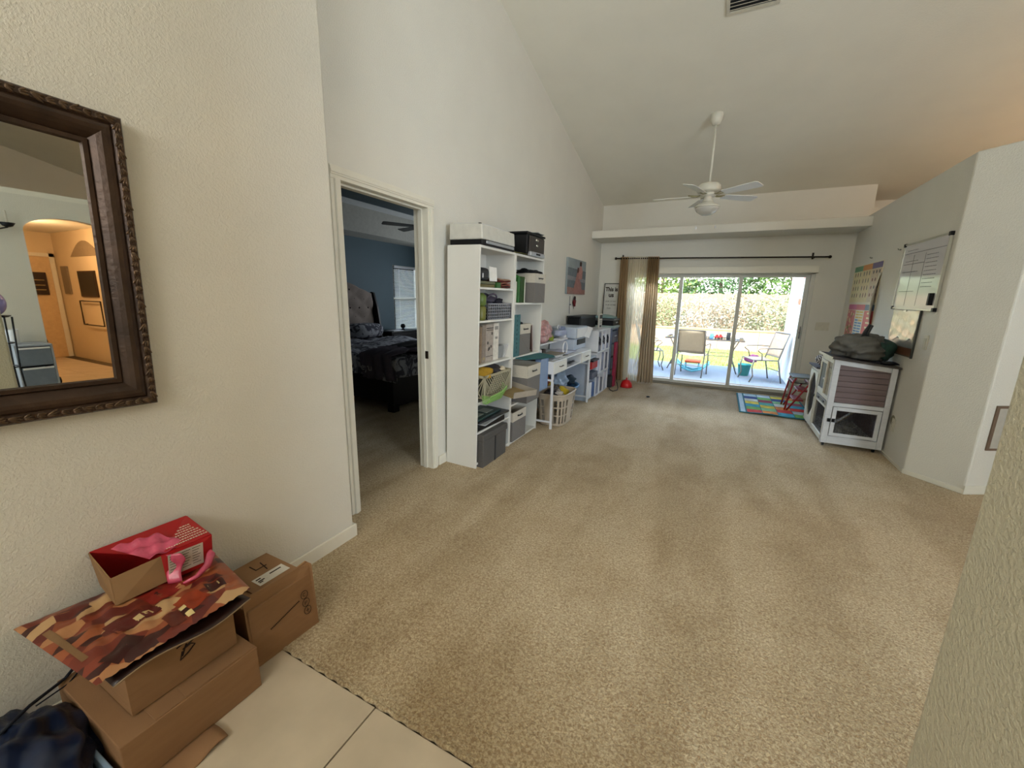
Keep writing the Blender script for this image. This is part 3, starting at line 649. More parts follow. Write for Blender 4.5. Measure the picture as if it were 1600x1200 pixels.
build(MB().box(-1.95, -1.75, 3.60, 3.90, 1.809, 1.826), 'foot', BLACK, bp_)
for i, (dx, dy, a, c) in enumerate(((0, 0, 6, '#8d918b'), (0.02, 0.06, -9, '#2b3230'), (0.03, 0.10, 14, '#9aa19c'))):
    m_ = Matrix.Translation((-1.84+dx, 3.76+dy, 2.027+0.006*i)) @ Matrix.Rotation(R(a), 4, 'Z') @ Matrix.Rotation(R(2), 4, 'X')
    lean(tag(build(B(-0.105, 0.105, -0.14, 0.14, 0, 0.004, m_), 'paper_sheet', mat('paper%d' % i, c, 0.7)), ('pale grey sheet lying under the others on black printer', 'dark green folder sheet on the black printer lid', 'pale sheet on top overhanging the black printer lid')[i], 'paper', 'papers on the black printer'))
lean(tag(build(MB().extr([(-1.90, 3.33, 1.8115), (-1.66, 3.345, 1.8115), (-1.68, 3.55, 1.8135), (-1.90, 3.56, 1.86)], (0, 0, 0.003)), 'folder', mat('olive_card', '#5d5d2c', 0.7)), 'olive green card folder between the two printers', 'folder'))

# shelf A1
bx1 = lean(thing('speaker', 'dark round-edged speaker with white card on the top shelf', 'speaker', (-1.86, 2.86, 1.50)))
build(B(-1.97, -1.75, 2.76, 2.985, 1.552, 1.655), 'body', DARK, bx1, bevel=0.03)
build(MB().box(-1.752, -1.748, 2.86, 2.875, 1.575, 1.61), 'logo_mark', WHITEP, bx1)
for y in (2.80, 2.95): build(B(-1.90, -1.80, y-0.01, y+0.01, 1.55, 1.556), 'foot', BLACK, bx1)
lean(tag(build(MB().extr([(-1.76, 2.995, 1.553), (-1.74, 3.085, 1.553), (-1.75, 3.09, 1.665), (-1.77, 3.0, 1.67)], (-0.003, 0, 0)), 'card', mat('white_card', '#e4e2dc', 0.6)), 'white card standing beside the dark speaker', 'card'))
for i, (ya, yb, z, c, lb) in enumerate(((2.76, 3.03, 1.501, '#6b6340', 'olive brown folder at the bottom of the top shelf'), (2.77, 3.04, 1.526, '#6a6d55', 'grey green folder lying on the olive folder'), )):
    lean(tag(build(B(-1.96, -1.73, ya, yb, z, z+0.022), 'folder', mat('fold%d' % i, c, 0.7), None, bevel=0.003), lb, 'folder', 'folders on the top shelf'))
gb = lean(tag(build(B(-1.90, -1.718, 3.045, 3.115, 1.501, 1.545), 'box', mat('green_box', '#2c5a22', 0.5), None, bevel=0.003), 'small green box on the top shelf', 'box'))
for i, c in enumerate(('#5d2a22', '#7c4237', '#8e5a48', '#6b2f28', '#9a7a66')):
    z = 1.501+0.016*i
    def wv(u, v, z=z, i=i): return (-1.95+0.22*u, 3.125+0.19*v, z+0.008+0.004*math.sin(8*v+i*2)+0.003*math.sin(6*u+i))
    lean(tag(build(MB().grid(wv, 6, 10), 'folded_cloth', mat('red_cloth%d' % i, c, 0.9), None, smooth=True, solid=0.009), 'folded %s cloth, %s in the stack on the top shelf' % (('dark maroon', 'dull red', 'brown red', 'deep red', 'pinkish tan')[i], ('bottom one', 'second from bottom', 'middle one', 'second from top', 'topmost')[i]), 'cloth', 'folded cloths on the top shelf'))
# shelf A2
bt_ = lean(thing('lunch_bottle', 'olive green bottle shape at the left of the second shelf', 'bottle', (-1.745, 2.835, 1.24)))
build(MB().lathe([(0.04, 0), (0.045, 0.02), (0.045, 0.10), (0.03, 0.115)], (-1.745, 2.835, 1.241), 18), 'body', mat('olive_plastic', '#6b6c34', 0.4), bt_, smooth=True)
build(MB().lathe([(0.028, 0.112), (0.045, 0.125), (0.045, 0.19), (0.02, 0.215)], (-1.745, 2.835, 1.241), 18), 'cap', mat('green_plastic', '#5c7038', 0.4), bt_, smooth=True)
def lattice_basket(x0, x1, ya, yb, z0, z1, m, t, nh=4, nv=7, th=0.004):
    # open basket of real strips: rim, base and woven uprights on all four sides
    mb = MB().box(x0, x1, ya, yb, z0, z0+0.006)
    for z in [z0+(z1-z0)*k/nh for k in range(1, nh+1)]:
        h = 0.005 if z < z1-1e-6 else 0.008
        mb.box(x0, x0+th, ya, yb, z-h, z+h*0.4).box(x1-th, x1, ya, yb, z-h, z+h*0.4).box(x0, x1, ya, ya+th, z-h, z+h*0.4).box(x0, x1, yb-th, yb, z-h, z+h*0.4)
    for k in range(nv+1):
        y = ya+(yb-ya-0.008)*k/nv; mb.box(x1-th*1.6, x1-th*0.2, y, y+0.010, z0, z1); mb.box(x0+th*0.2, x0+th*1.6, y, y+0.010, z0, z1)
    for k in range(max(3, nv)+1):
        x = x0+(x1-x0-0.008)*k/max(3, nv); mb.box(x, x+0.010, ya+th*0.2, ya+th*1.6, z0, z1); mb.box(x, x+0.010, yb-th*1.6, yb-th*0.2, z0, z1)
    return build(mb, 'lattice', m, t)
bk = lean(thing('basket', 'black lattice basket of dark cloths on the second shelf', 'basket', (-1.84, 3.13, 1.24)))
lattice_basket(-1.96, -1.715, 2.90, 3.32, 1.241, 1.372, mat('grey_black_lattice', '#6d6c70', 0.3), bk, 5, 12)
build(B(-1.95, -1.725, 2.90, 3.31, 1.248, 1.33), 'liner', BLACK, bk)
lean(tag(build(lump((-1.83, 3.02, 1.395), 0.08, 0.13, 0.045, 0.4, 12), 'cloth_bundle', mat('purple_grey_cloth', '#4c4756', 0.9), None, smooth=True), 'crumpled purple grey cloth on the black basket', 'cloth'))
lean(tag(build(MB().tube([(-1.80+0.02*math.sin(a), 3.10+0.085*math.cos(a), 1.40+0.05*math.sin(a)) for a in [PI*k/12 for k in range(13)]], 0.008, 6), 'bag_handle', mat('purple_strap', '#5e5666', 0.7), None, smooth=True), 'purple grey strap loop arching over the black basket', 'strap'))
lean(tag(build(lump((-1.80, 3.20, 1.385), 0.05, 0.06, 0.03, 0.3, 13), 'pouch', mat('ink_cloth', '#1b1a26', 0.8), None, smooth=True), 'dark pouch at right on the black basket', 'pouch'))
# shelf A3: binders
bd = [(2.755, 2.79, 0.30, '#3a3326', 'dark brown binder at the far left of the third shelf'), (2.795, 2.83, 0.31, '#6e5540', 'brown binder, second from the left on third shelf'), (2.833, 2.86, 0.30, '#8b7660', 'tan book, third from the left on third shelf'),
      (2.865, 2.92, 0.31, '#8b7f73', 'grey book with dark floral spine on the third shelf'), (2.925, 3.05, 0.315, '#a79c92', 'wide taupe album with black flower pattern'), (3.055, 3.145, 0.32, '#d6d1c6', 'thick white binder at the right of the row')]
for i, (ya, yb, h, c, lb) in enumerate(bd):
    t = lean(thing('binder', lb, 'binder', (-1.84, (ya+yb)/2, 0.885), 'binders on the third shelf'))
    build(B(-1.95, -1.74, ya, yb, 0.886, 0.886+h), 'cover', mat('binder%d' % i, c, 0.6, 0.15, 30), t, bevel=0.003)
    build(B(-1.945, -1.755, ya+0.003, yb-0.003, 0.886+h, 0.887+h), 'pages', mat('pages', '#cfc8b8', 0.8), t)
    if i == 4:
        fm = MB()
        rr = random.Random(4)
        for q in range(5):
            cy_, cz_ = 2.94+rr.uniform(0.01, 0.09), 1.0+rr.uniform(-0.03, 0.16)
            for a in range(5): fm.box(-0.0005, 0.001, 0.003, 0.013, -0.003, 0.003, Matrix.Translation((-1.7395, cy_, cz_)) @ Matrix.Rotation(a*2*PI/5, 4, 'X'))
        fm.box(-1.7400, -1.739, 2.93, 3.045, 1.165, 1.172).box(-1.74, -1.739, 2.93, 3.045, 1.15, 1.155).box(-1.74, -1.739, 2.93, 3.045, 0.93, 0.934)
        build(fm, 'flower_print', BLACK, t, stuff=True)
    if i == 5:
        build(MB().box(-1.7400, -1.739, 3.07, 3.13, 1.15, 1.18).box(-1.74, -1.739, 3.08, 3.12, 1.07, 1.09), 'spine_label', mat('spine_print', '#8f8c86', 0.6), t)
    if i < 4: build(MB().box(-1.7400, -1.739, ya+0.008, yb-0.008, 0.91, 0.93), 'spine_mark', mat('gold_spine', '#9d8d6a', 0.6), t)
lean(tag(build(MB().extr([(-1.93, 3.16, 0.886), (-1.76, 3.16, 0.886), (-1.74, 3.15, 1.00), (-1.93, 3.17, 1.01)], (0, 0.10, 0)), 'box', mat('grey_card_box', '#878b8c', 0.6), None, bevel=0.003), 'small open grey box beside the white binder', 'box'))
lean(tag(build(MB().extr([(-1.90, 3.27, 0.886), (-1.76, 3.27, 0.886), (-1.73, 3.29, 1.01), (-1.90, 3.28, 0.99)], (0, 0.035, 0)), 'envelope_stack', mat('pale_card', '#c6c6c4', 0.6), None), 'pale envelopes leaning at the right end of the third shelf', 'envelopes'))
# shelf A4
bk2 = lean(thing('basket', 'beige honeycomb plastic basket on the fourth shelf', 'basket', (-1.80, 3.0, 0.575)))
BEI = mat('beige_plastic', '#a39c83', 0.5, 0.05)
x0, x1, ya, yb, z0, z1 = -1.93, -1.655, 2.765, 3.24, 0.61, 0.80
mb = MB().box(x0, x1, ya, yb, z0, z0+0.006).box(x0, x1, ya, ya+0.006, z1-0.02, z1).box(x0, x1, yb-0.006, yb, z1-0.02, z1).box(x1-0.006, x1, ya, yb, z1-0.02, z1).box(x0, x0+0.006, ya, yb, z1-0.02, z1)
mb.box(x1-0.004, x1, ya, ya+0.03, z0, z1).box(x1-0.004, x1, yb-0.03, yb, z0, z1).box(x0, x0+0.004, ya, yb, z0, z1)
for k in range(13):
    for s in (-1, 1):
        yc = ya+0.03+k*0.034
        p = [(x1-0.002, yc, z0), (x1-0.002, min(yb, max(ya, yc+s*0.17)), z1-0.01)]
        mb.tube(p, 0.0045, 4)
for k in range(6):
    for s in (-1, 1):
        xc = x0+0.02+k*0.046; mb.tube([(xc, ya+0.003, z0), (min(x1, max(x0, xc+s*0.12)), ya+0.003, z1-0.01)], 0.0045, 4)
build(mb, 'lattice', BEI, bk2)
build(B(x0+0.012, x1-0.012, ya+0.012, yb-0.012, z0+0.008, z1-0.03), 'liner', mat('dark_olive_liner', '#35332a', 0.9), bk2)
lean(tag(build(lump((-1.78, 2.88, 0.795), 0.11, 0.10, 0.05, 0.35, 21), 'cloth', mat('mustard_cloth', '#a88428', 0.9), None, smooth=True), 'mustard yellow cloth heaped in the beige basket', 'cloth'))
lean(tag(build(lump((-1.80, 3.07, 0.80), 0.11, 0.09, 0.05, 0.35, 22), 'cloth', mat('charcoal_cloth', '#3a3738', 0.9), None, smooth=True), 'charcoal cloth heaped in the beige basket', 'cloth'))
lean(tag(build(lump((-1.74, 3.17, 0.79), 0.06, 0.05, 0.03, 0.35, 23), 'cloth', mat('cream_cloth', '#cfc2a6', 0.9), None, smooth=True), 'small cream cloth at the right of the beige basket', 'cloth'))
gbk = lean(thing('wire_basket', 'lime green mesh basket hanging over the fourth shelf edge', 'basket', (-1.72, 2.86, 0.576)))
mb = MB(); GRN = mat('lime_wire', '#8fbb68', 0.5)
for k in range(7):
    z = 0.578 + 0.011*k; o_ = 0.007*k
    mb.tube([(-1.66, 2.758-o_*0.2, z), (-1.628+o_, 2.760-o_*0.2, z-0.004), (-1.618+o_, 2.98+o_, z+0.003*k), (-1.66, 3.04+o_, z+0.009*k)], 0.0024, 4)
for k in range(16): y = 2.765+0.017*k; mb.tube([(-1.628, y, 0.575), (-1.582, y+0.01, 0.640+0.0022*k)], 0.0022, 4)
for k in range(5): x = -1.66+0.013*k; mb.tube([(x, 2.760, 0.578), (x, 2.752, 0.640)], 0.0022, 4)
for k in range(14): mb.tube([(-1.655, 2.765+0.02*k, 0.579), (-1.625, 2.765+0.02*k, 0.576)], 0.002, 4)
mb.tube([(-1.585, 2.75, 0.643), (-1.575, 2.92, 0.652), (-1.580, 3.03, 0.685)], 0.004, 5)
build(mb, 'wire_mesh', GRN, gbk, stuff=True)
tr = lean(thing('tray', 'tan box tray with pale rim jutting from the fourth shelf', 'tray', (-1.65, 3.25, 0.576)))
ttm = rot_about((-1.66, 3.2, 0.60), (R(-4), R(6), R(-12)))
build(B(-1.92, -1.50, 3.08, 3.42, 0.580, 0.588, ttm), 'base', mat('tan_wood', '#9a8355', 0.6, 0.2, 8, stretch=(1, 8, 1)), tr)
build(MB().box(-1.50, -1.492, 3.08, 3.42, 0.582, 0.635, ttm).box(-1.92, -1.50, 3.412, 3.42, 0.582, 0.635, ttm), 'rim', mat('pale_rim', '#a39a8c', 0.6), tr)
lean(tag(build(B(-1.55, -1.515, 3.24, 3.36, 0.590, 0.606, ttm), 'pencil_box', mat('amber', '#a8761f', 0.5)), 'amber strip lying in the tan tray', 'strip'))
# shelf A5: laptops and folders
st5 = [(2.76, 3.22, 0.316, 0.05, '#131417', 'black laptop bag at the bottom of the fifth shelf stack', -1.70), (2.79, 3.30, 0.367, 0.012, '#9ca0a3', 'silver laptop sticking out of the stack', -1.675), (2.80, 3.28, 0.380, 0.018, '#202126', 'black laptop above the silver one', -1.69),
       (2.76, 3.20, 0.399, 0.02, '#1d3530', 'dark green binder on top of the stack', -1.72)]
for i, (ya, yb, z, h, c, lb, xf_) in enumerate(st5):
    m_ = rot_about((-1.84, 3.0, z), (0, 0, R((-3, 5, -4, 2)[i])))
    o_ = lean(tag(build(B(-1.94, xf_, ya, yb, z, z+h, m_), ('laptop_bag', 'laptop', 'laptop', 'binder')[i], mat('st5%d' % i, c, 0.35), None, bevel=0.004), lb, ('bag', 'laptop', 'laptop', 'binder')[i], 'flat things stacked on the fifth shelf'))
for i, (xa, xb, ya, yb) in enumerate(((-1.86, -1.76, 2.80, 2.95), (-1.86, -1.76, 3.0, 3.12))):
    lean(tag(build(B(xa, xb, ya, yb, 0.4195, 0.4225), 'paper_slip', mat('grey_paper', '#8e948c', 0.7)), ('left', 'right')[i] + ' grey paper slip on the dark green binder', 'paper', 'paper slips on the binder'))
# shelf B1
for i, (y, z, w) in enumerate(((3.74, 1.664, 0.10), (3.86, 1.664, 0.08))):
    lean(tag(build(lump((-1.80, y+0.02, z+0.012), 0.10, w, 0.022, 0.5, 31+i), 'glove', BLACK, None, smooth=True), ('wide', 'small')[i] + ' black cloth lying on the upper grey bin', 'cloth', 'black cloths on the upper bin'))
for i, (ya, yb, h, c, lb) in enumerate(((3.40, 3.425, 0.17, '#b99a4a', 'yellow book at the left of the upper compartment'), (3.43, 3.455, 0.19, '#d3d0c2', 'cream book beside the yellow one'), (3.475, 3.52, 0.235, '#2f6a2f', 'bright green folder, left of the green pair'), (3.53, 3.62, 0.24, '#2b4a1f', 'dark green folder, right of the green pair'), (3.625, 3.64, 0.22, '#d9dccf', 'thin white folder next to the grey bin'))):
    lean(tag(build(B(-1.95, -1.735, ya, yb, 1.379, 1.379+h), 'book', mat('b1_%d' % i, c, 0.6), None, bevel=0.002), lb, 'book' if i < 2 else 'folder', 'books and folders in the upper compartment'))
lean(tag(build(lump((-1.82, 3.51, 1.625), 0.07, 0.06, 0.022, 0.45, 37), 'plush', mat('green_plush', '#37802f', 0.9), None, smooth=True), 'green crumpled ribbon on top of the green folders', 'ribbon'))
# shelf B2
tl = lean(thing('teal_banner', 'teal patterned strip standing at the bookcase divider', 'banner', (-1.69, 3.40, 0.876)))
build(B(-1.712, -1.706, 3.363, 3.50, 0.877, 1.27), 'strip', mat('teal_print', '#3d6b70', 0.7, 0.2, 60), tl)
dm = MB()
for k in range(9): dm.box(-1.706, -1.7052, 3.43, 3.445, 0.91+0.042*k, 0.93+0.042*k)
build(dm, 'pattern_marks', mat('teal_dark', '#24494e', 0.7), tl)
brd = lean(thing('picture_board', 'brown board with dark edge leaning in the compartment', 'board', (-1.8, 3.90, 0.876)))
tm_ = rot_about((-1.8, 3.90, 0.877), (R(9), 0, 0))
build(B(-1.93, -1.735, 3.86, 3.878, 0.880, 1.155, tm_), 'face', mat('brown_board', '#4e362c', 0.6), brd); build(B(-1.935, -1.73, 3.878, 3.89, 0.878, 1.16, tm_), 'edge', mat('pale_edge', '#b9aaa5', 0.6), brd)
lean(tag(build(B(-1.93, -1.74, 3.78, 3.85, 0.876, 0.90), 'wooden_block', mat('olive_wood', '#5f5f4a', 0.7), None, bevel=0.002), 'olive brown box under the brown board', 'box'))
lean(tag(build(lump((-1.83, 3.60, 1.185), 0.09, 0.07, 0.02, 0.4, 41), 'cloth', mat('dark_grey_cloth', '#35363a', 0.9), None, smooth=True), 'dark grey cloth in the slim grey bin', 'cloth'))
# shelf B3 blue panel leaning by the desk
bpn = thing('plastic_sheet', 'light blue plastic sheet hung between bookcase and desk', 'plastic sheet', (-1.60, 3.93, 0.5))
BLU = mat('light_blue_plastic', '#8197b8', 0.4, 0.04)
build(B(-1.665, -1.60, 3.83, 4.035, 0.46, 0.80), 'panel', BLU, bpn, bevel=0.012)
build(MB().box(-1.602, -1.594, 3.83, 4.035, 0.78, 0.80).box(-1.602, -1.594, 4.02, 4.035, 0.46, 0.80), 'rim', BLU, bpn, bevel=0.003)
tag(build(MB().extr([(-1.72, 3.40, 0.862), (-1.60, 3.46, 0.842), (-1.56, 4.3, 0.775), (-1.9, 4.3, 0.80), (-1.9, 4.02, 0.85), (-1.68, 4.01, 0.84)], (0, 0, 0.006)), 'craft_mat', mat('teal_craft_mat', '#1f5f63', 0.6)), 'teal craft mat reaching from desk towards the bookcase', 'mat')

# ================================================================== DESK
dk = thing('desk', 'narrow white desk with two drawers and raised rear shelf', 'desk', (-1.75, 4.72, 0))
DX0, DX1, DY0, DY1, DZ = -1.995, -1.53, 4.03, 5.43, 0.755
build(B(DX0, DX1, DY0, DY1, DZ-0.015, DZ), 'desktop', WHITEP, dk, bevel=0.002)
build(B(DX0, DX1-0.004, DY0+0.01, DY1-0.01, 0.615, 0.63), 'lower_panel', WHITEP, dk)
build(MB().box(DX0, DX1-0.004, DY0+0.01, DY0+0.02, 0.63, 0.74).box(DX0, DX1-0.004, 4.43, 4.44, 0.63, 0.74).box(DX0, DX1-0.004, 5.02, 5.03, 0.63, 0.74).box(DX0, DX1-0.004, DY1-0.02, DY1-0.01, 0.63, 0.74).box(DX0, DX0+0.01, DY0, DY1, 0.63, 0.74), 'carcass', WHITEP, dk)
for ya, yb, in ((DY0+0.012, 4.438), (5.022, DY1-0.012)):
    d_ = build(B(DX1-0.006, DX1+0.008, ya, yb, 0.618, 0.742), 'drawer', WHITE, dk, bevel=0.002)
    ym = (ya+yb)/2; build(MB().tube([(DX1+0.008, ym-0.05, 0.685), (DX1+0.026, ym-0.045, 0.685), (DX1+0.026, ym+0.045, 0.685), (DX1+0.008, ym+0.05, 0.685)], 0.005, 6), 'handle', mat('pewter', '#6f6a62', 0.35, metal=0.8), d_, smooth=True)
for y in (DY0+0.012, DY1-0.012):
    for x in (DX0+0.015, DX1-0.012): build(B(x-0.012, x+0.012, y-0.012, y+0.012, 0, 0.625), 'leg', WHITEP, dk, bevel=0.002)
    build(B(DX0, DX1, y-0.008, y+0.008, 0.07, 0.09), 'stretcher', WHITEP, dk); build(B(DX0, DX1, y-0.008, y+0.008, 0.54, 0.56), 'stretcher', WHITEP, dk)
build(MB().box(DX0, -1.80, DY0, DY1-0.35, 0.885, 0.90).box(DX0, -1.80, DY0, DY0+0.012, 0.755, 0.885).box(DX0, -1.80, DY1-0.362, DY1-0.35, 0.755, 0.885), 'raised_shelf', WHITEP, dk, bevel=0.002)
# cables in the niche
cb_ = MB(); rr = random.Random(9)
for k in range(6):
    cb_.tube([(-1.58-0.05*rr.random(), 4.48+0.45*t+0.03*rr.random(), 0.637+0.02*rr.random()) for t in [q/9 for q in range(10)]], 0.005, 5)
tag(build(cb_, 'cable_bundle', DARK, None, smooth=True), 'tangle of dark cables in the open niche of the desk', 'cables')
# papers on the desk
PC = ['#cfcfd2', '#9aa0a6', '#d8d8da', '#5d5a52', '#b9bcc4', '#cfd2da', '#7e776a']
for i in range(7):
    m_ = Matrix.Translation((-1.66+0.012*(i % 3), 4.28+0.03*(i % 4), DZ+0.0005+0.0075*i)) @ Matrix.Rotation(R((-8, 12, 4, -14, 7, 18, -5)[i]), 4, 'Z')
    tag(build(B(-0.10, 0.10, -0.14, 0.14, 0, 0.006, m_), 'magazine', mat('mag%d' % i, PC[i], 0.5)), ('lowest pale magazine', 'second grey magazine from the bottom', 'third, nearly white magazine', 'dark brown magazine at mid stack', 'fifth, bluish grey magazine', 'sixth, pale blue magazine', 'topmost taupe magazine')[i] + ' in the pile on the desk', 'magazine', 'magazines piled on the desk')
def sheet(u, v): return (-1.87+0.27*u, 4.62+0.42*v, DZ+0.012+0.05*(1-u)*(0.5+0.5*math.sin(5*v))*u*2)
tag(build(MB().grid(sheet, 8, 12), 'white_paper', mat('lilac_paper', '#b9bdd0', 0.7), None, smooth=True, solid=0.004), 'large pale lilac paper curling on the desk', 'paper')
tag(build(MB().tube([(-1.62, 4.62+0.075*math.cos(a), DZ+0.085+0.075*math.sin(a)) for a in [2*PI*k/24 for k in range(24)]], 0.009, 8, closed=True), 'ring', WHITEP, None, smooth=True), 'white plastic ring standing on the desk papers', 'ring')
for i, (y, c) in enumerate(((4.14, '#23242e'), (4.24, '#8c8792'), (4.32, '#d4cfd2'), (4.42, '#3a332f'))):
    tag(build(MB().lathe([(0.028, 0), (0.03, 0.01), (0.03, 0.075), (0.022, 0.08)], (-1.845+0.01*i, y, DZ), 14), 'jar', mat('jar%d' % i, c, 0.4), None, smooth=True), ('dark blue', 'grey', 'pinkish white', 'brown')[i] + ' small jar under the raised desk shelf', 'jar', 'jars under the raised shelf')
# pink plastic bag on raised shelf
pk = mat('pink_film', '#c08f8b', 0.35, 0.35, 22, 0.004, 30, detail=4)
tag(build(lump((-1.875, 4.42, 1.02), 0.10, 0.28, 0.14, 0.20, 51, 60, 36, flat=0.901, fr=2.0), 'plastic_bag', pk, None, smooth=True), 'pink and white filled plastic bag on the raised desk shelf', 'bag')
tag(build(lump((-1.88, 4.77, 0.945), 0.05, 0.05, 0.05, 0.25, 52, flat=0.901), 'yarn_ball', mat('yellow_green_yarn', '#8f9a3a', 0.9), None, smooth=True), 'yellow green yarn beside the pink bag', 'yarn')
tag(build(lump((-1.93, 4.88, 1.03), 0.03, 0.06, 0.06, 0.25, 53), 'cellophane', mat('grey_film', '#8d90a0', 0.3), None, smooth=True), 'grey crumpled cellophane behind the yarn', 'wrap')
# white device (sewing machine) on the raised shelf end
sm = thing('sewing_machine', 'small white sewing machine in front of the pale printer', 'sewing machine', (-1.79, 4.95, 0.90))
build(B(-1.86, -1.74, 4.80, 5.06, 0.90, 0.925), 'bed', WHITEP, sm, bevel=0.006)
build(B(-1.84, -1.76, 4.80, 5.08, 0.955, 1.03), 'arm', mat('pale_lilac_plastic', '#aab2cc', 0.4), sm, bevel=0.02)
build(B(-1.84, -1.76, 5.0, 5.07, 0.92, 0.96), 'pillar', WHITEP, sm, bevel=0.01)
build(MB().tube([(-1.8, 4.86+0.04*math.cos(a), 1.05+0.045*math.sin(a)) for a in [PI*k/10 for k in range(11)]], 0.006, 6), 'handle', WHITEP, sm, smooth=True)
build(B(-1.83, -1.77, 4.94, 5.02, 1.03, 1.07), 'spool_box', mat('blue_grey_plastic', '#7b87a6', 0.4), sm, bevel=0.004)
# big pale printer
bpz = thing('printer', 'large pale grey printer standing at the far end of the desk', 'printer', (-1.80, 5.45, 0.756))
PG = mat('pale_grey_plastic', '#aeb8c6', 0.45, 0.03)
build(B(-1.99, -1.66, 5.09, 5.60, 0.757, 0.90), 'body', PG, bpz, bevel=0.01)
build(B(-1.99, -1.64, 5.09, 5.62, 0.905, 1.055), 'scanner', PG, bpz, bevel=0.02)
build(B(-1.64, -1.632, 5.12, 5.55, 0.915, 1.04), 'control_panel', WHITEP, bpz, bevel=0.003)
build(MB().extr([(-1.66, 5.40, 0.93), (-1.57, 5.44, 0.90), (-1.57, 5.60, 1.03), (-1.66, 5.60, 1.05)], (0, 0.01, 0)), 'output_flap', WHITEP, bpz)
build(B(-1.662, -1.652, 5.2, 5.55, 0.82, 0.89), 'paper_slot', BLACK, bpz)
# under the desk
lb = thing('laundry_basket', 'cream laundry basket with slotted sides under the desk', 'laundry basket', (-1.63, 4.36, 0))
LBM = mat('cream_basket_plastic', '#b5a896', 0.45, 0.03)
def lbx(u, z): # tapered rounded rectangle outline
    s = 0.83 + 0.17*z/0.36; a = 0.175*s; b = 0.26*s; t = 2*PI*u; c, q = math.cos(t), math.sin(t)
    return (-1.60 + a*math.copysign(abs(c)**0.45, c), 4.36 + b*math.copysign(abs(q)**0.45, q), 0.008+z)
mb = MB()
NU = 64
solid_u = lambda i: (i % 8 in (0, 7))
for i in range(NU):
    for (za, zb, hole) in ((0, 0.03, False), (0.03, 0.115, True), (0.115, 0.13, False), (0.13, 0.21, True), (0.21, 0.225, False), (0.225, 0.30, True), (0.30, 0.36, False)):
        if hole and (i % 4 in (1, 2)): continue
        a, b, c, d = lbx(i/NU, za), lbx((i+1)/NU, za), lbx((i+1)/NU, zb), lbx(i/NU, zb); mb.add([a, b, c, d], [(0, 1, 2, 3)])
mb.add([lbx(i/NU, 0) for i in range(NU)], [tuple(range(NU))])
build(mb, 'slotted_wall', LBM, lb, solid=0.005)
build(MB().tube([lbx(i/48, 0.36) for i in range(48)], 0.010, 8, closed=True), 'rim', LBM, lb, smooth=True)
for i, (dy, dx, c, s_, l_) in enumerate(((-0.13, -0.03, '#221f22', 0.10, 'black'), (0.0, -0.06, '#57524f', 0.10, 'grey'), (-0.10, 0.08, '#b2a89c', 0.07, 'cream'), (0.06, 0.06, '#b39a1c', 0.085, 'yellow'), (0.14, -0.04, '#8f8a80', 0.08, 'taupe'))):
    tag(build(lump((-1.60+dx*0.7, 4.36+dy, 0.355), s_*0.8, s_, 0.05, 0.4, 61+i), 'garment', mat('laundry%d' % i, c, 0.9), None, smooth=True), l_ + ' garment on top of the laundry basket', 'clothing', 'laundry in the basket')
tb = thing('plastic_tub', 'blue plastic tub stuffed with bags under the desk', 'tub', (-1.72, 4.92, 0))
TBM = mat('blue_tub_plastic', '#4f7ba3', 0.4, 0.05)
build(MB().lathe([(0.0, 0.02), (0.15, 0.02), (0.20, 0.30), (0.225, 0.31), (0.225, 0.325), (0.205, 0.325), (0.19, 0.30), (0.14, 0.035), (0.0, 0.035)], (-1.74, 4.92, 0), 28, 0.95, 1.35), 'tub_body', TBM, tb, smooth=True)
tag(build(lump((-1.76, 4.80, 0.40), 0.12, 0.17, 0.13, 0.25, 71, 50, 30, fr=1.7), 'plastic_bag', mat('clear_bluish_bag', '#8c9db0', 0.3, 0.25, 12), None, smooth=True), 'pale bluish plastic bag bulging from the blue tub', 'bag')
tag(build(lump((-1.70, 5.06, 0.36), 0.09, 0.10, 0.06, 0.3, 72), 'dark_bag', mat('dark_teal_cloth', '#1e2f3a', 0.8), None, smooth=True), 'dark teal cloth at the right in the blue tub', 'cloth')
tag(build(lump((-1.85, 4.50, 0.44), 0.08, 0.13, 0.09, 0.3, 73), 'orange_toy', mat('brown_orange_cloth', '#7c3d1e', 0.9), None, smooth=True), 'brown orange cloth behind the laundry basket', 'cloth')
tag(build(lump((-1.83, 4.62, 0.36), 0.06, 0.07, 0.05, 0.3, 74), 'yellow_toy', mat('yellow_cloth', '#c0a52a', 0.8), None, smooth=True), 'small yellow bundle behind the laundry basket', 'bundle')
tag(build(B(-1.98, -1.95, 4.55, 5.42, 0.14, 0.60), 'foam_board', mat('blue_grey_board', '#8c9dbd', 0.6), None, bevel=0.003), 'blue grey board standing at the wall under the desk', 'board')
# ------------------------------------------------ low shelf unit between desk and cube shelf
rb = thing('low_shelf', 'low white open shelf holding a red box past the desk', 'shelf', (-1.72, 5.65, 0))
for ya_ in (5.46, 5.80): build(B(-1.90, -1.55, ya_, ya_+0.015, 0, 0.62), 'side_panel', PG, rb)
for z in (0.02, 0.30, 0.44, 0.60): build(B(-1.90, -1.55, 5.475, 5.80, z, z+0.015), 'shelf_board', PG, rb)
tag(build(B(-1.86, -1.52, 5.49, 5.79, 0.456, 0.56), 'box', mat('red_box', '#a01a1c', 0.5), None, bevel=0.005), 'red box on the low white shelf', 'box')
tag(build(B(-1.86, -1.50, 5.49, 5.79, 0.561, 0.585), 'flat_case', BLACK, None, bevel=0.003), 'black flat case lying on the red box', 'case')
tag(build(B(-1.86, -1.51, 5.49, 5.79, 0.316, 0.40), 'box', mat('slate_box', '#4c5260', 0.5), None, bevel=0.003), 'slate box on the low white shelf', 'box')
tag(build(B(-1.84, -1.54, 5.50, 5.62, 0.036, 0.26), 'binder_box', WHITEP, None, bevel=0.003), 'white document box at the bottom of the low shelf', 'box')
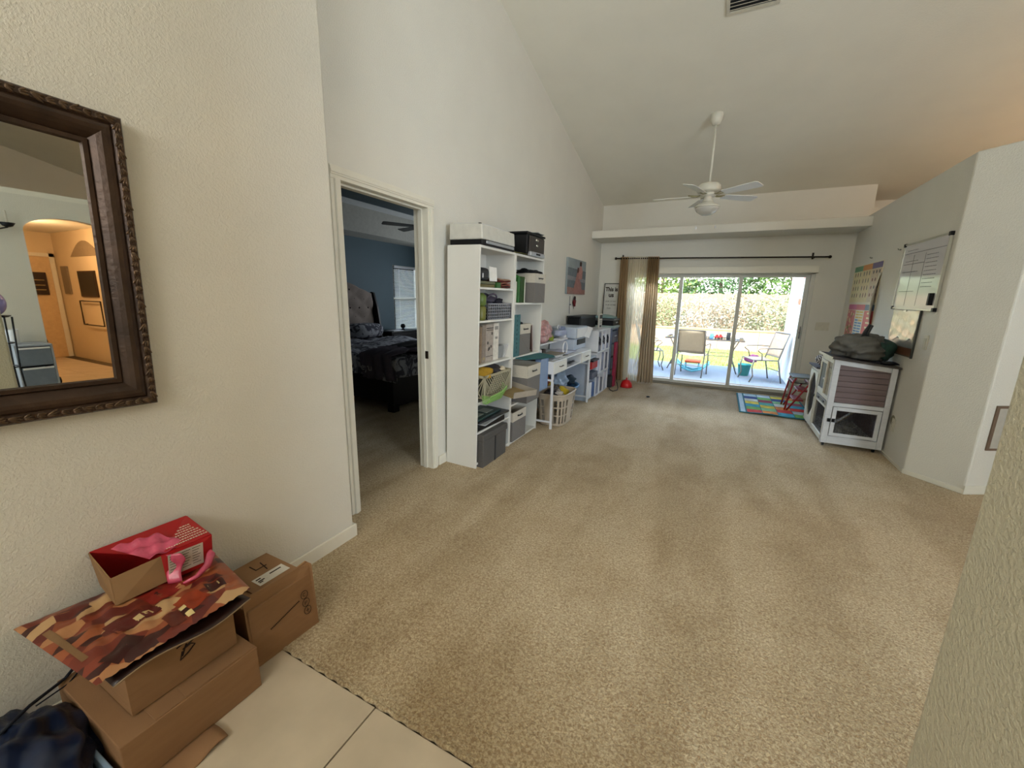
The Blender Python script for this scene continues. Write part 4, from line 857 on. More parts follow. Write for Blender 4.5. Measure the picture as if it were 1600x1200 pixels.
tag(build(B(-1.82, -1.535, 5.64, 5.74, 0.036, 0.24), 'file_box', mat('blue_file', '#3e5c8c', 0.5), None, bevel=0.003), 'blue file box at the bottom of the low shelf', 'box')
# cube shelf
cs = thing('cube_shelf', 'white wire-edged cube shelf past the pale printer', 'shelf', (-1.72, 6.14, 0))
CZ = (0.0, 0.33, 0.655, 0.975); CY = (5.84, 6.07, 6.30, 6.53)
for y in CY: build(B(-1.96, -1.54, y-0.006, y+0.006, 0, 0.975), 'upright_panel', WHITEP, cs)
for z in CZ: build(B(-1.96, -1.535, 5.834, 6.536, max(0, z-0.006), z+0.006), 'shelf_board', WHITEP, cs)
build(B(-1.965, -1.96, 5.84, 6.53, 0, 0.975), 'back_panel', PG, cs)
cell = [('#8e94a8', 'grey'), ('#c0c4d4', 'pale'), ('#6a6c78', 'darker')]
rr = random.Random(11)
for i in range(3):
    for j in range(3):
        c, nm_ = cell[(i*2+j) % 3]; h = (0.26, 0.22, 0.28)[(i+j) % 3]
        tag(build(B(-1.90, -1.56, CY[i]+0.009, CY[i+1]-0.009, CZ[j]+0.0065, CZ[j]+h), 'storage_box', mat('cell_'+nm_, c, 0.6, 0.15, 12), None, bevel=0.006),
            '%s box in the %s %s compartment of the cube shelf' % (nm_, ('bottom', 'middle', 'top')[j], ('near', 'centre', 'far')[i]), 'box', 'boxes in the cube shelf')
# tangled hangers / hardware silhouettes on the top row fronts
hg = MB()
for q_, y in enumerate((5.955, 6.185, 6.415)):
    hg = MB()
    for s in range(2): hg.tube([(-1.552+0.004*s, y-0.03+0.03*math.cos(a)+0.05*s, 0.83+0.05*math.sin(a)-0.03*s) for a in [2*PI*k/14 for k in range(14)]], 0.005, 5, closed=True)
    tag(build(hg, 'craft_rings', BLACK, None, smooth=True), 'black craft rings in the %s top compartment of the cube shelf' % ('near', 'centre', 'far')[q_], 'rings', 'craft rings in the cube shelf')
bm_ = thing('laminator', 'long black machine behind the pale printer', 'machine', (-1.86, 6.0, 0.981))
build(B(-1.985, -1.78, 5.70, 6.50, 0.982, 1.16), 'body', BLACK, bm_, bevel=0.02)
build(B(-1.99, -1.775, 5.69, 6.51, 1.16, 1.175), 'top_cover', DARK, bm_, bevel=0.004)
wd = thing('label_display', 'narrow white display board with dark top beside black machine', 'display', (-1.62, 6.28, 0.981))
build(B(-1.66, -1.64, 6.18, 6.36, 0.982, 1.20), 'board', mat('offwhite_board', '#bcb8ac', 0.5), wd, bevel=0.003)
build(B(-1.64, -1.636, 6.20, 6.34, 1.13, 1.185), 'dark_window', BLACK, wd); build(MB().box(-1.64, -1.637, 6.23, 6.31, 1.00, 1.03), 'dark_mark', BLACK, wd)
build(MB().box(-1.64, -1.638, 6.21, 6.33, 1.09, 1.10).box(-1.64, -1.638, 6.21, 6.33, 1.06, 1.07), 'print_lines', mat('print_grey', '#77756c', 0.6), wd)
# drawer tower with dark printer, far corner
dt = thing('drawer_tower', 'bluish plastic drawer tower in the far left corner', 'drawers', (-1.74, 6.98, 0))
BT = mat('bluish_drawer_plastic', '#6f7a92', 0.4)
build(MB().box(-1.94, -1.56, 6.74, 6.755, 0.02, 0.93).box(-1.94, -1.56, 7.185, 7.20, 0.02, 0.93).box(-1.94, -1.56, 6.74, 7.20, 0.93, 0.95).box(-1.94, -1.56, 6.74, 7.20, 0.01, 0.03).box(-1.945, -1.94, 6.74, 7.20, 0.02, 0.94), 'frame', BT, dt, bevel=0.003)
for k in range(4):
    d_ = build(B(-1.93, -1.555, 6.76, 7.18, 0.045+0.22*k, 0.245+0.22*k), 'drawer', mat('slate_blue_drawer', '#47536e', 0.4) if k % 2 else BT, dt, bevel=0.006)
    build(B(-1.556, -1.545, 6.90, 7.04, 0.15+0.22*k, 0.165+0.22*k), 'handle', PG, d_)
dp = thing('printer', 'dark printer with pale tray on the far corner tower', 'printer', (-1.73, 6.98, 0.951))
build(B(-1.97, -1.54, 6.76, 7.20, 0.955, 0.995), 'base', mat('pale_green_plastic', '#9fb0ad', 0.4), dp, bevel=0.006)
build(B(-1.96, -1.56, 6.77, 7.19, 0.995, 1.075), 'body', BLACK, dp, bevel=0.012)
build(B(-1.97, -1.545, 6.76, 7.20, 1.075, 1.105), 'scanner_lid', mat('grey_lid', '#4e5253', 0.35), dp, bevel=0.006)
build(B(-1.562, -1.555, 6.95, 7.10, 1.03, 1.055), 'control_panel', SILVER, dp)
def bagf(u, v): return (-1.93+0.34*u, 6.80+0.36*v, 1.122+0.035*math.sin(PI*u)*math.sin(PI*v)+0.006*math.sin(12*v))
tag(build(MB().grid(bagf, 12, 12), 'pouch', mat('pale_teal_pouch', '#7f9c9c', 0.6), None, smooth=True, solid=0.025), 'pale teal flat pouch on the corner printer', 'pouch')
sg = thing('framed_sign', 'framed white sign reading This is us in far corner', 'sign', (-1.78, 7.36, 1.106))
sgm = rot_about((-1.77, 7.36, 1.107), (R(-4), 0, 0))
SX0, SX1, SZ0, SZ1 = -1.905, -1.640, 1.107, 1.700
build(MB().box(SX0, SX0+0.012, 7.345, 7.365, SZ0, SZ1, sgm).box(SX1-0.012, SX1, 7.345, 7.365, SZ0, SZ1, sgm).box(SX0, SX1, 7.345, 7.365, SZ1-0.012, SZ1, sgm).box(SX0, SX1, 7.345, 7.365, SZ0, SZ0+0.012, sgm), 'frame', BLACK, sg)
build(B(SX0+0.01, SX1-0.01, 7.352, 7.362, SZ0+0.01, SZ1-0.01, sgm), 'face', mat('sign_face', '#c6c5bd', 0.6), sg)
def sgt(body, z, size, m, x=-1.7725, nm='lettering', sx=1.0):
    p = sgm @ Vector((x, 7.351, z)); return text(body, nm, size, m, sg, p, (1, 0, 0), (sgm.to_3x3() @ Vector((0, 0, 1))), 0.001, 'CENTER', sx, 0.0035 if size > 0.08 else 0.0008)
sgt('This is', 1.565, 0.098, INK, sx=0.85); sgt('us', 1.465, 0.105, INK)
gl_ = mat('grey_print', '#85857f', 0.6)
sgt('OUR STORY', 1.375, 0.035, gl_); sgt('OUR HOME', 1.315, 0.035, gl_); sgt('OUR', 1.255, 0.035, gl_, x=-1.80)
tag(build(B(-1.50, -1.46, 6.66, 6.80, 0.001, 0.74), 'yoga_mat', mat('crimson_foam', '#8f1f3c', 0.7), None, bevel=0.01), 'crimson upright panel between tower and curtain', 'panel')
tag(build(B(-1.62, -1.48, 6.56, 6.72, 0.001, 0.19), 'power_box', DARK, None, bevel=0.01), 'dark grey box on the carpet by the cube shelf', 'box')
tag(build(MB().tube([(-1.50, 6.52, 0.01), (-1.44, 6.36, 0.008), (-1.38, 6.30, 0.008), (-1.34, 6.42, 0.008), (-1.36, 6.55, 0.02), (-1.40, 6.62, 0.10)], 0.007, 6), 'cord', BLACK, None, smooth=True), 'black cord curling on the carpet by the corner', 'cord')
tag(build(lump((-0.83, 6.19, 0.012), 0.025, 0.02, 0.010, 0.3, 83), 'toy_piece', BLACK, None, smooth=True), 'tiny black piece lying on the carpet before the curtain', 'toy piece')
rt = thing('toy_dome', 'small red dome toy on the carpet by the curtain', 'toy', (-1.27, 6.76, 0))
RED = mat('red_plastic', '#c21a1c', 0.35, 0.03)
build(MB().lathe([(0.09, 0.0), (0.095, 0.012), (0.09, 0.05), (0.075, 0.09), (0.04, 0.122), (0.0, 0.13)], (-1.27, 6.76, 0.0), 24), 'shell', RED, rt, smooth=True)
build(MB().lathe([(0.02, 0.12), (0.012, 0.135), (0.014, 0.155), (0.0, 0.16)], (-1.27, 6.76, 0), 12), 'knob', RED, rt, smooth=True)
build(MB().lathe([(0.1, 0.0), (0.1, 0.01)], (-1.27, 6.76, 0.0), 24), 'base', mat('dark_red_plastic', '#7c1416', 0.4), rt)

# ------------------------------------------------ wall items, left
cv = thing('canvas_photo', 'beach portrait canvas with two people in pink on wall', 'picture', (XL+0.02, 6.05, 1.74))
CY0, CY1, CZ0, CZ1 = 5.63, 6.48, 1.485, 1.99
build(B(XL, XL+0.03, CY0, CY1, CZ0, CZ1), 'canvas', mat('canvas_sky', '#8c9699', 0.7, 0.10, 6), cv, bevel=0.004)
def patch(pts, c, nm_, k):
    build(MB().extr([(XL+0.0302+0.0008*k, CY0+(CY1-CY0)*a, CZ0+(CZ1-CZ0)*b) for a, b in pts], (0.0008, 0, 0)), nm_, mat('cv_'+c, '#'+c, 0.7, 0.15, 25), cv)
patch([(0, 0), (1, 0), (1, 0.70), (0, 0.74)], '626b72', 'printed_sea', 0)
patch([(0, 0.40), (1, 0.36), (1, 0.46), (0, 0.52)], '84868a', 'printed_surf', 1)
patch([(0, 0), (1, 0), (1, 0.14), (0, 0.20)], '936e66', 'printed_sand', 1)
patch([(0.30, 0.03), (0.80, 0.03), (0.76, 0.30), (0.66, 0.42), (0.62, 0.66), (0.50, 0.70), (0.44, 0.45), (0.36, 0.25)], '9c6f69', 'printed_figure', 2)
patch([(0.56, 0.45), (0.78, 0.45), (0.80, 0.70), (0.72, 0.84), (0.62, 0.82), (0.58, 0.65)], 'ad7e76', 'printed_figure', 3)
patch([(0.62, 0.83), (0.72, 0.83), (0.73, 0.93), (0.67, 0.97), (0.61, 0.93)], '3a2420', 'printed_hair', 4)
patch([(0.48, 0.62), (0.57, 0.64), (0.58, 0.76), (0.50, 0.78)], '5a3630', 'printed_hair', 4)
hgk = thing('hanging_charm', 'dark red tassel charm hanging below the beach portrait', 'ornament', (XL+0.02, 6.02, 1.3))
build(lump((XL+0.022, 6.03, 1.42), 0.012, 0.035, 0.04, 0.15, 81), 'charm', mat('black_red', '#241013', 0.6), hgk, smooth=True)
build(lump((XL+0.022, 6.02, 1.36), 0.014, 0.05, 0.06, 0.25, 82), 'tassel', mat('dark_red_fibre', '#6b1a1f', 0.8), hgk, smooth=True)
build(MB().tube([(XL+0.012, 6.03, 1.46), (XL+0.012, 6.02, 1.27)], 0.003, 5), 'string', INK, hgk)
tag(build(MB().tube([(XL+0.008, 5.84, 1.46), (XL+0.008, 5.84, 1.20)], 0.004, 5).ball((XL+0.012, 5.86, 1.335), 0.01, 0.02, 0.012, 10, 6), 'wall_cable', mat('grey_cable', '#6c6e75', 0.5), None), 'thin grey cable with clip on wall below the portrait', 'cable')

for o in LEAN: o.matrix_world = LM @ (Matrix.Translation(o.location))

# ================================================================== RIGHT WALL
wb = thing('whiteboard', 'glossy whiteboard with handwriting on right wall', 'whiteboard', (XR, 5.01, 1.70))
wbm = rot_about((XR, 5.0, 1.7), (R(0.6), 0, 0))
GLOSSW = mat('glossy_whiteboard', '#cfced2', 0.12, 0.015, 3, spec=0.7)
ALUM = mat('aluminium_frame', '#b9b8ae', 0.35, 0.04, metal=0.6)
WY0, WY1, WZ0, WZ1 = 4.545, 5.475, 1.385, 1.998
build(B(XR-0.014, XR-0.002, WY0+0.01, WY1-0.01, WZ0+0.01, WZ1-0.01, wbm), 'writing_surface', GLOSSW, wb)
build(MB().box(XR-0.022, XR-0.002, WY0, WY0+0.014, WZ0, WZ1, wbm).box(XR-0.022, XR-0.002, WY1-0.014, WY1, WZ0, WZ1, wbm).box(XR-0.022, XR-0.002, WY0, WY1, WZ1-0.014, WZ1, wbm).box(XR-0.022, XR-0.002, WY0, WY1, WZ0, WZ0+0.014, wbm), 'frame', ALUM, wb, bevel=0.002)
for y in (WY0+0.01, WY1-0.01):
    for z in (WZ0+0.01, WZ1-0.01): build(B(XR-0.026, XR-0.001, y-0.018, y+0.018, z-0.016, z+0.016, wbm), 'corner_cap', BLACK, wb, bevel=0.003)
mk = mat('grey_marker', '#6d6b72', 0.6)
mb = MB()
for z, ya, yb in ((1.90, 4.58, 5.44), (1.80, 4.95, 5.42), (1.73, 5.10, 5.42), (1.55, 5.05, 5.40)): mb.box(XR-0.0150, XR-0.0142, ya, yb, z-0.0025, z+0.0025, wbm)
for y in (4.95, 5.20): mb.box(XR-0.0150, XR-0.0142, y-0.0018, y+0.0018, 1.42, 1.88, wbm)
rr = random.Random(6)
for r_ in range(9):
    z = 1.86-0.034*r_; y = 4.92
    while y > 4.70:
        w = rr.uniform(0.012, 0.035); mb.box(XR-0.0150, XR-0.0142, y-w, y, z-0.004, z+0.001, wbm); y -= w+0.008
for r_ in range(3):
    y = 5.38
    while y > 5.15 - 0.05*r_:
        w = rr.uniform(0.015, 0.04); mb.box(XR-0.0150, XR-0.0142, y-w, y, 1.925-0.1*r_, 1.93-0.1*r_, wbm); y -= w+0.01
build(mb, 'handwriting', mk, wb, stuff=True)
er = build(B(XR-0.045, XR-0.015, 4.60, 4.635, 1.43, 1.53, wbm), 'eraser', BLACK, None, bevel=0.004); tag(er, 'black felt eraser stuck on the whiteboard', 'eraser')
nb = thing('poster_board', 'glossy board with painted foil sheet below the whiteboard', 'board', (XR, 5.11, 1.17))
build(B(XR-0.012, XR-0.002, 4.80, 5.43, 0.965, 1.384), 'board', mat('board_grey', '#7f827e', 0.25), nb)
def reflection(u, v):
    return (XR-0.0145-0.004*abs(math.sin(9*u+4*v)*math.sin(7*v-3*u)), 4.815+0.60*u, 1.105+0.27*v + (0.02*math.sin(13*u) if v < 0.05 else 0))
build(MB().grid(reflection, 26, 18), 'reflection_sheet', mat('reflection_gloss', '#c4c3b8', 0.18, 0.05, 8, 0.003, 18, metal=0.5), nb, smooth=True)  # wrinkled sheet and brown band are reflections put into the board's colours
build(B(XR-0.016, XR-0.012, 4.815, 5.42, 0.975, 1.045), 'brown_reflection', mat('brown_reflection', '#5d3b25', 0.4), nb)
build(B(XR-0.018, XR-0.002, 4.79, 4.803, 0.96, 1.386), 'edge_trim', mat('dark_trim', '#3a3d3a', 0.4), nb)
build(B(XR-0.022, XR-0.014, 5.09, 5.15, 1.365, 1.38), 'clip', ALUM, nb)
# posters
def poster(label, y0, y1, z0, z1, heads, cols, grp='school posters on the right wall'):
    t = thing('poster', label, 'poster', (XR, (y0+y1)/2, (z0+z1)/2), grp)
    build(B(XR-0.003, XR-0.001, y0, y1, z0, z1), 'paper', mat('poster_paper', '#d9cfae', 0.35), t)
    n_ = len(heads); w = (y1-y0-0.02)/n_
    for k in range(n_):       # left to right for the viewer = from far (y1) to near (y0)
        a = y1-0.01-w*(k+1); b = y1-0.01-w*k
        build(B(XR-0.0040, XR-0.003, a+0.004, b-0.004, z1-0.075, z1-0.008), 'header_panel', mat('head_'+heads[k], '#'+heads[k], 0.35), t)
        build(B(XR-0.0038, XR-0.003, a+0.006, b-0.006, z0+0.012, z1-0.082), 'column_panel', mat('colp_'+cols[k], '#'+cols[k], 0.35), t)
    return t, w
pt, w = poster('upper school poster with green, orange and purple headings', 6.06, 7.18, 1.44, 1.915, ('3f8a5e', 'd08a3c', '5c4f86'), ('d9cd9c', 'd6c596', 'c9b79e'))
mb = MB(); cols_ = ['#7c3b2c', '#3d4f2e', '#6a2f33', '#44484a']
by = {c: MB() for c in cols_}; rr = random.Random(8)
for k in range(3):
    for r_ in range(4):
        for q in range(3):
            y = 7.17-w*k-0.085-0.105*q; z = 1.80-0.088*r_
            by[rr.choice(cols_)].extr([(XR-0.0039, y+0.020*math.cos(a)*(0.8 if k < 2 else 1.2), z+0.030*math.sin(a)*(1 if k < 2 else 0.7)) for a in [2*PI*i/8 for i in range(8)]], (-0.0006, 0, 0))
for c, m_ in by.items(): build(m_, 'small_picture', mat('pic'+c, c, 0.4), pt, stuff=True)
pt2, w = poster('lower school poster with pink, yellow and red columns', 6.06, 7.14, 0.975, 1.43, ('c04a7e', 'c2454e', '58718a'), ('c96a6a', 'e0d9c4', 'd35c58'))
mb1, mb2, mb3, mb4 = MB(), MB(), MB(), MB()
for i in range(26): y = 7.10-rr.random()*0.28; z = 1.0+rr.random()*0.33; (mb1 if rr.random() < .5 else mb2).box(XR-0.0045, XR-0.0038, y, y+0.03, z, z+0.03)
for i in range(9): (mb3 if i > 3 else mb4).box(XR-0.0045, XR-0.0038, 6.46, 6.60, 1.03+0.034*i if False else 1.32-0.034*i, 1.34-0.034*i); 
for i in range(9): (mb4 if i < 3 else mb3).box(XR-0.0045, XR-0.0038, 6.62, 6.74, 1.32-0.034*i, 1.34-0.034*i)
for i in range(6): (mb1).box(XR-0.0045, XR-0.0038, 6.16, 6.30, 1.31-0.055*i, 1.33-0.055*i)
build(mb1, 'pale_patches', mat('pp1', '#e6dcae', 0.4), pt2, stuff=True); build(mb2, 'green_patches', mat('pp2', '#6f8a3a', 0.4), pt2, stuff=True)
build(mb3, 'blue_bars', mat('pp3', '#4a86b4', 0.4), pt2, stuff=True); build(mb4, 'yellow_bars', mat('pp4', '#d8b23a', 0.4), pt2, stuff=True)
def curl(u, v): return (XR-0.004-0.05*math.sin(PI*v)*u**2, 6.16-0.10*u, 1.10+0.68*v)
build(MB().grid(curl, 8, 20), 'curled_edge', mat('white_paper_back', '#d6d3c6', 0.5), pt, smooth=True, solid=0.001)
for i, (y, z) in enumerate(((6.53, 1.975), (5.63, 1.975))):
    h_ = tag(build(MB().tube([(XR, y, z), (XR-0.02, y, z), (XR-0.025, y, z+0.012)], 0.004, 6).ball((XR-0.004, y, z), 0.004, 0.012, 0.008, 10, 6), 'wall_hook', mat('hook_metal', '#6f6e66', 0.4, metal=0.6), None), ('small metal hook above the school posters', 'small metal hook left of the whiteboard')[i], 'hook', 'small wall hooks')
def wallplate(c, n, w, h, label, name, dark=False):
    t = thing(name, label, name.replace('_', ' '), c)
    c = Vector(c); n = Vector(n); s = Vector((0, 0, 1)).cross(n)
    def bb(a, b, d0, d1, cx=0, cz=0): return MB().extr([c+s*(cx-a)+Vector((0, 0, cz-b))+n*d0, c+s*(cx+a)+Vector((0, 0, cz-b))+n*d0, c+s*(cx+a)+Vector((0, 0, cz+b))+n*d0, c+s*(cx-a)+Vector((0, 0, cz+b))+n*d0], n*(d1-d0))
    PL = mat('plate_plastic', '#cdc8b6', 0.4)
    build(bb(w/2, h/2, 0, 0.006), 'plate', PL, t, bevel=0.002)
    if 'outlet' in name:
        for z in (-0.02, 0.02): build(bb(0.014, 0.013, 0.006, 0.009, 0, z), 'socket', PL, t, bevel=0.002); build(bb(0.002, 0.005, 0.009, 0.0095, -0.006, z), 'slot', DARK, t)
    else:
        for k in range(max(1, int(round(w/0.055))-0)): build(bb(0.016, 0.033, 0.006, 0.010, (k-(int(round(w/0.055))-1)/2)*0.046), 'rocker', PL, t, bevel=0.002)
    return t
wallplate((XR, 4.60, 1.123), (-1, 0, 0), 0.075, 0.12, 'double light switch right of the foil board', 'light_switch')
wallplate((XR, 4.87, 0.327), (-1, 0, 0), 0.075, 0.12, 'beige power outlet low on right wall by the hutch', 'power_outlet')
wallplate((1.345, YF, 1.097), (0, -1, 0), 0.165, 0.12, 'wide light switch plate right of the sliding door', 'light_switch')
tag(build(B(1.50, 1.50, 0, 0, 0, 0) if False else MB().ball((XR, 4.91, 0.36), 0.002, 0.055, 0.05, 14, 8), 'wall_smudge', mat('smudge', '#857f68', 0.8), None), 'dark smudge on the wall beside the outlet', 'smudge')
wd3 = Vector((1.39, 0.785, 0)).normalized(); pA = Vector((1.83, 4.185, 0)) + wd3*0.075; nn = Vector((wd3.y, -wd3.x, 0))
fr = thing('wall_panel', 'brown framed low wall panel beside the near pillar', 'panel', pA + Vector((0, 0, 0.36)))
build(MB().extr([pA+Vector((0, 0, .36)), pA+wd3*0.30+Vector((0, 0, .36)), pA+wd3*0.30+Vector((0, 0, .71)), pA+Vector((0, 0, .71))], nn*0.012), 'frame', mat('brown_frame', '#6d5a4a', 0.6), fr, bevel=0.003)
build(MB().extr([pA+wd3*0.02+nn*0.012+Vector((0, 0, .38)), pA+wd3*0.28+nn*0.012+Vector((0, 0, .38)), pA+wd3*0.28+nn*0.012+Vector((0, 0, .69)), pA+wd3*0.02+nn*0.012+Vector((0, 0, .69))], nn*0.002), 'face', mat('grille_face', '#b5b0a4', 0.6), fr)

# ================================================================== RABBIT HUTCH
hu = thing('rabbit_hutch', 'white and brown wooden rabbit hutch on casters by right wall', 'hutch', (1.30, 5.4, 0))
HW = mat('white_painted_wood', '#c6c8cb', 0.5, 0.05, 12, 0.0003, 150, stretch=(1, 1, 5))
HWY = mat('cream_painted_wood', '#cbc7b8', 0.5, 0.05, 12)
HB = mat('brown_siding', '#6b5b5b', 0.6, 0.14, 10, 0.0004, 90, stretch=(0.3, 1, 5), detail=5)
HT = mat('tan_siding', '#8a7c62', 0.6, 0.12, 14)
MESHM = mat('dark_wire', '#3a3a3a', 0.5, metal=0.5)
hx0, hx1, hy0, hym, hy1 = 1.05, 1.535, 4.95, 5.50, 5.95
zt = lambda x: 0.895 - (x-hx0)*0.10
# near face frame
for xa, xb in ((hx0, hx0+0.05), (hx1-0.045, hx1)): build(MB().extr([(xa, hy0, 0.04), (xb, hy0, 0.04), (xb, hy0, zt(xb)), (xa, hy0, zt(xa))], (0, 0.03, 0)), 'corner_post', HW, hu, bevel=0.003)
build(MB().extr([(hx0+0.05, hy0+0.004, 0.845-0.004), (hx1-0.045, hy0+0.004, 0.845-0.046), (hx1-0.045, hy0+0.004, zt(hx1-0.045)), (hx0+0.05, hy0+0.004, zt(hx0+0.05))], (0, 0.024, 0)), 'top_rail', HW, hu, bevel=0.002)
build(B(hx0+0.05, hx1-0.045, hy0+0.004, hy0+0.028, 0.425, 0.462), 'middle_rail', HW, hu, bevel=0.002)
build(B(hx0+0.05, hx1-0.045, hy0+0.002, hy0+0.028, 0.04, 0.118), 'bottom_board', HW, hu, bevel=0.002)
for k in range(7):
    z = 0.465+0.0545*k; zz = min(z+0.052, 0.845); build(MB().extr([(hx0+0.05, hy0+0.012, z), (hx1-0.045, hy0+0.012, z), (hx1-0.045, hy0+0.012, min(zz, 0.80)) if k == 6 else (hx1-0.045, hy0+0.012, zz), (hx0+0.05, hy0+0.012, zz)], (0, 0.010, 0)), 'siding_plank', HB, hu, bevel=0.003)
dx0, dx1, dz0, dz1 = hx0+0.055, hx1-0.052, 0.124, 0.420
dd = build(MB().box(dx0, dx0+0.032, hy0-0.006, hy0+0.014, dz0, dz1).box(dx1-0.032, dx1, hy0-0.006, hy0+0.014, dz0, dz1).box(dx0+0.032, dx1-0.032, hy0-0.006, hy0+0.014, dz1-0.034, dz1).box(dx0+0.032, dx1-0.032, hy0-0.006, hy0+0.014, dz0, dz0+0.03), 'mesh_door', HW, hu, bevel=0.002)
def mesh(xa, xb, za, zb, plane, axis, step=0.018, r=0.0008):
    mb = MB(); n1 = int((xb-xa)/step); n2 = int((zb-za)/step)
    for i in range(n1+1):
        a = xa+(xb-xa)*i/n1; mb.box(*((a-r, a+r, plane-r, plane+r) if axis == 'x' else (plane-r, plane+r, a-r, a+r)), za, zb)
    for i in range(n2+1):
        z = za+(zb-za)*i/n2; mb.box(*((xa, xb, plane-r, plane+r) if axis == 'x' else (plane-r, plane+r, xa, xb)), z-r, z+r)
    return mb
build(mesh(dx0+0.03, dx1-0.03, dz0+0.028, dz1-0.032, hy0+0.004, 'x'), 'wire_mesh', MESHM, dd, stuff=True)
for x in (hx0+0.035, hx0+0.072): build(MB().box(x-0.013, x+0.013, hy0-0.012, hy0-0.004, 0.265, 0.30).ball((x, hy0-0.012, 0.282), 0.012, 0.008, 0.014, 10, 6), 'latch', BLACK, hu)
# side faces (x = hx0): house part
build(B(hx0-0.002, hx0+0.028, hy0+0.0305, hy0+0.05, 0.04, 0.893), 'corner_post', HWY, hu)
build(B(hx0-0.002, hx0+0.028, hym-0.03, hym, 0.04, 0.893), 'corner_post', HWY, hu, bevel=0.002)
build(B(hx0, hx0+0.026, hy0+0.035, hym-0.03, 0.845, 0.893), 'top_rail', HWY, hu, bevel=0.002)
build(B(hx0, hx0+0.026, hy0+0.035, hym-0.03, 0.465, 0.505), 'middle_rail', HWY, hu, bevel=0.002)
for k in range(6): build(B(hx0+0.008, hx0+0.02, hy0+0.035, hy0+0.235, 0.506+0.0565*k, 0.560+0.0565*k), 'siding_plank', HT, hu, bevel=0.003)
wdoor = build(MB().box(hx0-0.006, hx0+0.012, hy0+0.24, hy0+0.27, 0.51, 0.84).box(hx0-0.006, hx0+0.012, hym-0.06, hym-0.032, 0.51, 0.84).box(hx0-0.006, hx0+0.012, hy0+0.27, hym-0.06, 0.81, 0.84).box(hx0-0.006, hx0+0.012, hy0+0.27, hym-0.06, 0.51, 0.54), 'window_door', HWY, hu, bevel=0.002)
build(B(hx0+0.002, hx0+0.005, hy0+0.265, hym-0.055, 0.535, 0.815), 'window_pane', mat('dark_glass', '#34393a', 0.5), wdoor)
build(MB().ball((hx0-0.012, hy0+0.255, 0.66), 0.01, 0.01, 0.01, 10, 6), 'knob', WHITEP, wdoor)
dwr = build(B(hx0-0.004, hx0+0.02, hy0+0.04, hym-0.04, 0.412, 0.458), 'drawer', mat('grey_drawer', '#6f695e', 0.6), hu, bevel=0.002)
for y in (hy0+0.15, hym-0.17): build(B(hx0-0.012, hx0-0.003, y-0.025, y+0.025, 0.428, 0.444), 'handle', BLACK, dwr, bevel=0.002)
build(B(hx0, hx0+0.026, hy0+0.035, hym-0.03, 0.385, 0.410), 'lower_rail', HWY, hu, bevel=0.002)
build(mesh(hy0+0.035, hym-0.03, 0.10, 0.385, hx0+0.010, 'y'), 'wire_mesh', MESHM, hu, stuff=True)
build(B(hx0-0.002, hx0+0.028, hy0+0.035, hy1, 0.05, 0.105), 'bottom_rail', HWY, hu, bevel=0.002)
# run part with octagonal door
build(B(hx0-0.002, hx0+0.028, hy1-0.04, hy1, 0.05, 0.71), 'corner_post', HWY, hu, bevel=0.002)
build(B(hx0-0.002, hx0+0.028, hym, hy1, 0.675, 0.71), 'top_rail', HWY, hu, bevel=0.002)
od = MB(); ya, yb, za, zb = hym+0.01, hy1-0.045, 0.11, 0.67
def octg(i):
    c = (i*0.028); a_, b_, c_, d_ = ya+c, yb-c, za+c, zb-c; k = 0.11
    k = 0.07 if i == 0 else 0.13
    return [(a_+k, c_), (b_-k, c_), (b_, c_+k), (b_, d_-k), (b_-k, d_), (a_+k, d_), (a_, d_-k), (a_, c_+k)]
outer = [(ya, za), (yb, za), (yb, za), (yb, zb), (yb, zb), (ya, zb), (ya, zb), (ya, za)]
inn = octg(1)
for i in range(8):
    p0, p1 = outer[i], outer[(i+1) % 8]; q0, q1 = inn[i], inn[(i+1) % 8]
    # corners of the square frame meet diagonal inner edges
    pts = [p0, p1, q1, q0] if p0 != p1 else [p0, q1, q0]
    od.extr([(hx0-0.008, a, b) for a, b in pts], (0.02, 0, 0))
odo = build(od, 'octagon_door', HWY, hu)
build(mesh(inn[7][0], inn[2][0], inn[0][1], inn[4][1], hx0+0.004, 'y'), 'wire_mesh', MESHM, odo, stuff=True)
build(B(hx0-0.016, hx0-0.006, ya+0.005, ya+0.03, 0.40, 0.43), 'latch', BLACK, odo)
# rear side, floor, back, roofs
build(MB().box(hx1-0.02, hx1, hy0+0.03, hy1, 0.04, 0.70).box(hx1-0.02, hx1, hy0+0.03, hym, 0.70, 0.83), 'back_wall', HB, hu)
build(B(hx0+0.03, hx1-0.02, hy1-0.02, hy1, 0.05, 0.68), 'end_wall', HB, hu)
build(B(hx0+0.03, hx1-0.02, hym-0.015, hym, 0.44, 0.83), 'dividing_wall', HB, hu)
build(B(hx0+0.028, hx1-0.02, hy0+0.03, hy1-0.02, 0.05, 0.08), 'floor_tray', HW, hu)
build(B(hx0+0.028, hx1-0.02, hy0+0.03, hym-0.015, 0.44, 0.455), 'upper_floor', HW, hu)
build(MB().extr([(hx0+0.10, 5.30, 0.08), (hx0+0.10, 5.36, 0.08), (hx1-0.12, 5.36, 0.36), (hx1-0.12, 5.30, 0.36)], (0.0, 0, 0.015)), 'ramp', HT, hu)
def rf(ya, yb, za, d): return MB().extr([(hx0-0.03, ya, za), (hx1+0.012, ya, za-d), (hx1+0.012, ya, za-d+0.016), (hx0-0.03, ya, za+0.016)], (0, yb-ya, 0))
ROOF = mat('bitumen_roof', '#3e3835', 0.8, 0.15, 60, 0.0006, 200)
build(rf(hy0-0.03, hym+0.02, 0.897, 0.056), 'roof', ROOF, hu, bevel=0.002)
build(rf(hym+0.021, hy1+0.03, 0.713, 0.03), 'roof', ROOF, hu, bevel=0.002)
